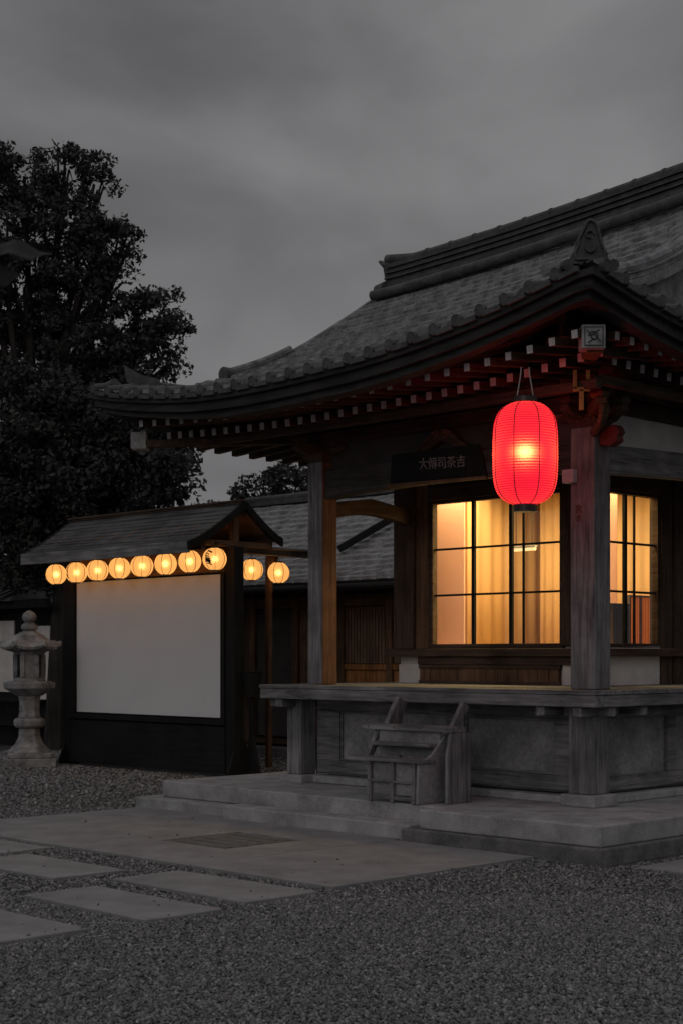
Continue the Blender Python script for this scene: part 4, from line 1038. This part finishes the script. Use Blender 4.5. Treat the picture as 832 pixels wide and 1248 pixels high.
tree('broadleaf_tree', 'tall dark broadleaf tree rising behind the board stand', 'tree', (tx,ty), big, 900, 80, .088, 6.2, .28, (.12,.30), group=None)
ty2 = 24.5; tx2 = -4.6
def L2(px, py, r, dy=0): Y = ty2+dy; return ((px-416)/1850*Y-tx2, dy, 1.5+(800-py)/1850*Y, r)
low = [L2(20,520,.9),L2(80,520,.9),L2(130,540,.8),L2(180,560,.7),L2(205,590,.5),L2(60,590,.9),L2(130,600,.8),L2(0,600,1),L2(190,540,.5,.5),L2(30,660,.8),L2(-50,560,1.2),L2(215,560,.35,.4),L2(100,650,.7,.6),L2(150,630,.6,.8)]
tree('broadleaf_tree', 'lower dense dark tree just behind the board roof', 'tree', (tx2,ty2), low, 620, 150, .10, 4.2, .2, (.18,.38))
tree('broadleaf_tree', 'small dark tree behind the rear building roof', 'tree', (-1.3,33), [(.3,0,4.6,1.0),(-.5,0,5.0,.6),(.9,0,5.1,.7),(0,.3,5.4,.4),(-.9,0,4.9,.3),(1.2,.2,4.3,.9),(0,0,4.0,1)], 170, 60, .12, 4.4, .16, (.15,.34))
tree('broadleaf_tree', 'rounded far treetop showing above the board roof ridge', 'tree', (-4.1,48), [(0,0,5.2,1.1),(-.6,0,4.7,1),(.6,0,4.6,1)], 130, 60, .2, 4.6, .2, (.3,.5))
# far woods closing the horizon
n = 900; C = np.stack([rng.uniform(-75,75,n), rng.uniform(62,72,n), rng.random(n)**.8*4.6+.3], 1); C[:,2] *= .8+.25*np.sin(C[:,0]*.35)
V, F = leaves(C, rng.uniform(1.0,1.9,n), 34, .75); fw = fast_mesh('woods', V, F, 'leaf'); tag(fw, 'far dark belt of woods beyond the temple yard', 'woods', kind='stuff')
# near sapling whose two big leaves hang into the frame
sg = root('sapling', -2.35, 4.4, 0, 'near sapling with two large dark leaves at the left edge', 'sapling', world=True, rz=0)
b = MB(); b.tube([(0,0,0),(.05,0,1.2),(.0,0,2.2),(.1,.0,2.9)], [.03,.025,.02,.01], 8)
b.tube([(.03,0,2.0),(.5,-.15,2.35),(.95,-.3,2.54),(1.43,-.39,2.55)], [.014,.01,.007,.004], 6); b.build('trunk', 'bark', sg, smooth=True)
def bigleaf(p, d, up, L, w):
    p, d, up = Vector(p), Vector(d).normalized(), Vector(up); sd = d.cross(up).normalized(); up = sd.cross(d); b = MB(); n = 12; m = 5
    for i in range(n+1):
        k = i/n; ww = w*1.15*math.sin(math.pi*min(1,k*.97+.015))**.62*(1-.18*k)
        for j in range(m):
            a = (j/(m-1)-.5)*2; q = p + d*L*k + sd*ww*a + up*(-.35*L*k*k*.5 + .25*ww*abs(a) + .01*math.sin(k*14+a)); b.v.append(tuple(q))
    for i in range(n):
        for j in range(m-1): a = i*m+j; b.f.append((a,a+1,a+m+1,a+m)); b.mi.append(0)
    o = b.build('leaf', 'leafdark', sg, smooth=True); s = o.modifiers.new('s','SOLIDIFY'); s.thickness = .001; return o
bigleaf((1.36,-.39,2.565), (1,.1,.14), (.1,-.8,.75), .22, .036); bigleaf((1.36,-.40,2.50), (1,.0,.10), (.0,-1.0,.4), .135, .045)
for (x,z,l) in [(random.uniform(-.25,.25), random.uniform(1.1,3.0), random.uniform(.13,.22)) for _ in range(34)] + [(.3,2.22,.2),(.45,2.32,.18),(.6,2.42,.18),(.75,2.47,.18),(.5,2.38,.16)]: bigleaf((x,-.1,z), (random.uniform(-1,1),random.uniform(-1,1),-.1), (0,0,1), l, .05)

# ------------------------------------------------------------------ camera, sky, sun
cam = bpy.data.cameras.new('camera'); co = bpy.data.objects.new('camera', cam); COL.objects.link(co); S.camera = co
co.location = (0,0,1.5); co.rotation_euler = (R(90),0,0)
cam.sensor_fit = 'VERTICAL'; cam.sensor_height = 36; cam.lens = 1850/1248*36; cam.shift_y = 176/1248; cam.dof.use_dof = True; cam.dof.focus_distance = 12.5; cam.dof.aperture_fstop = 5.6; cam.clip_end = 2000; cam.clip_start = .05
SKYLOC = (1,2,0)
SUN_EL, SUN_AZ = R(20), R(205)     # azimuth clockwise from +Y: behind the camera, slightly left
w = bpy.data.worlds.new('World'); S.world = w; w.use_nodes = True; t = w.node_tree; bg = t.nodes['Background']
sky = node(t, 'ShaderNodeTexSky', sky_type='NISHITA'); sky.sun_disc = False; sky.sun_elevation = SUN_EL; sky.sun_rotation = SUN_AZ; sky.dust_density = 4; sky.air_density = 1
hs = node(t, 'ShaderNodeHueSaturation', Saturation=.08, Value=.22); t.links.new(sky.outputs[0], hs.inputs['Color'])
tc = t.nodes.new('ShaderNodeTexCoord'); mp = t.nodes.new('ShaderNodeMapping'); mp.inputs['Scale'].default_value = (1.3,1.3,2.6); mp.inputs['Rotation'].default_value = (R(8),R(-10),R(25)); mp.inputs['Location'].default_value = SKYLOC
t.links.new(tc.outputs['Generated'], mp.inputs[0])
nz = noise(t, mp.outputs[0], 2.1, 4, .45, .7); nz2 = noise(t, mp.outputs[0], 6, 5, .55, .5)
cl = ramp(t, nz, [(.36, (.60,.585,.61)), (.5, (.88,.86,.89)), (.64, (1.22,1.19,1.22))]); cl2 = ramp(t, nz2, [(.3, (.90,.90,.90)), (.7, (1.08,1.08,1.08))])
grey = mul(t, cl, cl2)
mxx = t.nodes.new('ShaderNodeMix'); mxx.data_type = 'RGBA'; mxx.blend_type = 'MIX'; mxx.inputs[0].default_value = .12
t.links.new(grey, mxx.inputs[6]); t.links.new(hs.outputs[0], mxx.inputs[7])
sx = t.nodes.new('ShaderNodeSeparateXYZ'); t.links.new(tc.outputs['Generated'], sx.inputs[0])
mr = node(t, 'ShaderNodeMapRange'); t.links.new(sx.outputs['Z'], mr.inputs[0])
for i_, v_ in ((1, .40), (2, .95), (3, 1.29), (4, 3.2)): mr.inputs[i_].default_value = v_
vm = t.nodes.new('ShaderNodeVectorMath'); vm.operation = 'SCALE'; t.links.new(mxx.outputs[2], vm.inputs[0]); t.links.new(mr.outputs[0], vm.inputs[3])
t.links.new(vm.outputs[0], bg.inputs[0]); bg.inputs[1].default_value = .138   # overcast: zenith brighter than the low sky
sun = bpy.data.lights.new('sun', 'SUN'); sun.energy = .13; sun.angle = R(30); sun.color = (1,.97,.95)
so = bpy.data.objects.new('sun', sun); COL.objects.link(so)
d = Vector((math.sin(SUN_AZ)*math.cos(SUN_EL), math.cos(SUN_AZ)*math.cos(SUN_EL), math.sin(SUN_EL)))
so.rotation_euler = d.to_track_quat('Z', 'Y').to_euler(); so.location = d*40
S.view_settings.view_transform = 'Standard'; S.view_settings.look = 'None'; S.view_settings.exposure = 0; S.view_settings.gamma = 1
S.cycles.use_denoising = True; S.cycles.max_bounces = 6; S.cycles.diffuse_bounces = 3; S.cycles.glossy_bounces = 2; S.cycles.transmission_bounces = 4; S.cycles.transparent_max_bounces = 8
S.cycles.sample_clamp_indirect = 3; S.cycles.caustics_refractive = False; S.cycles.caustics_reflective = False
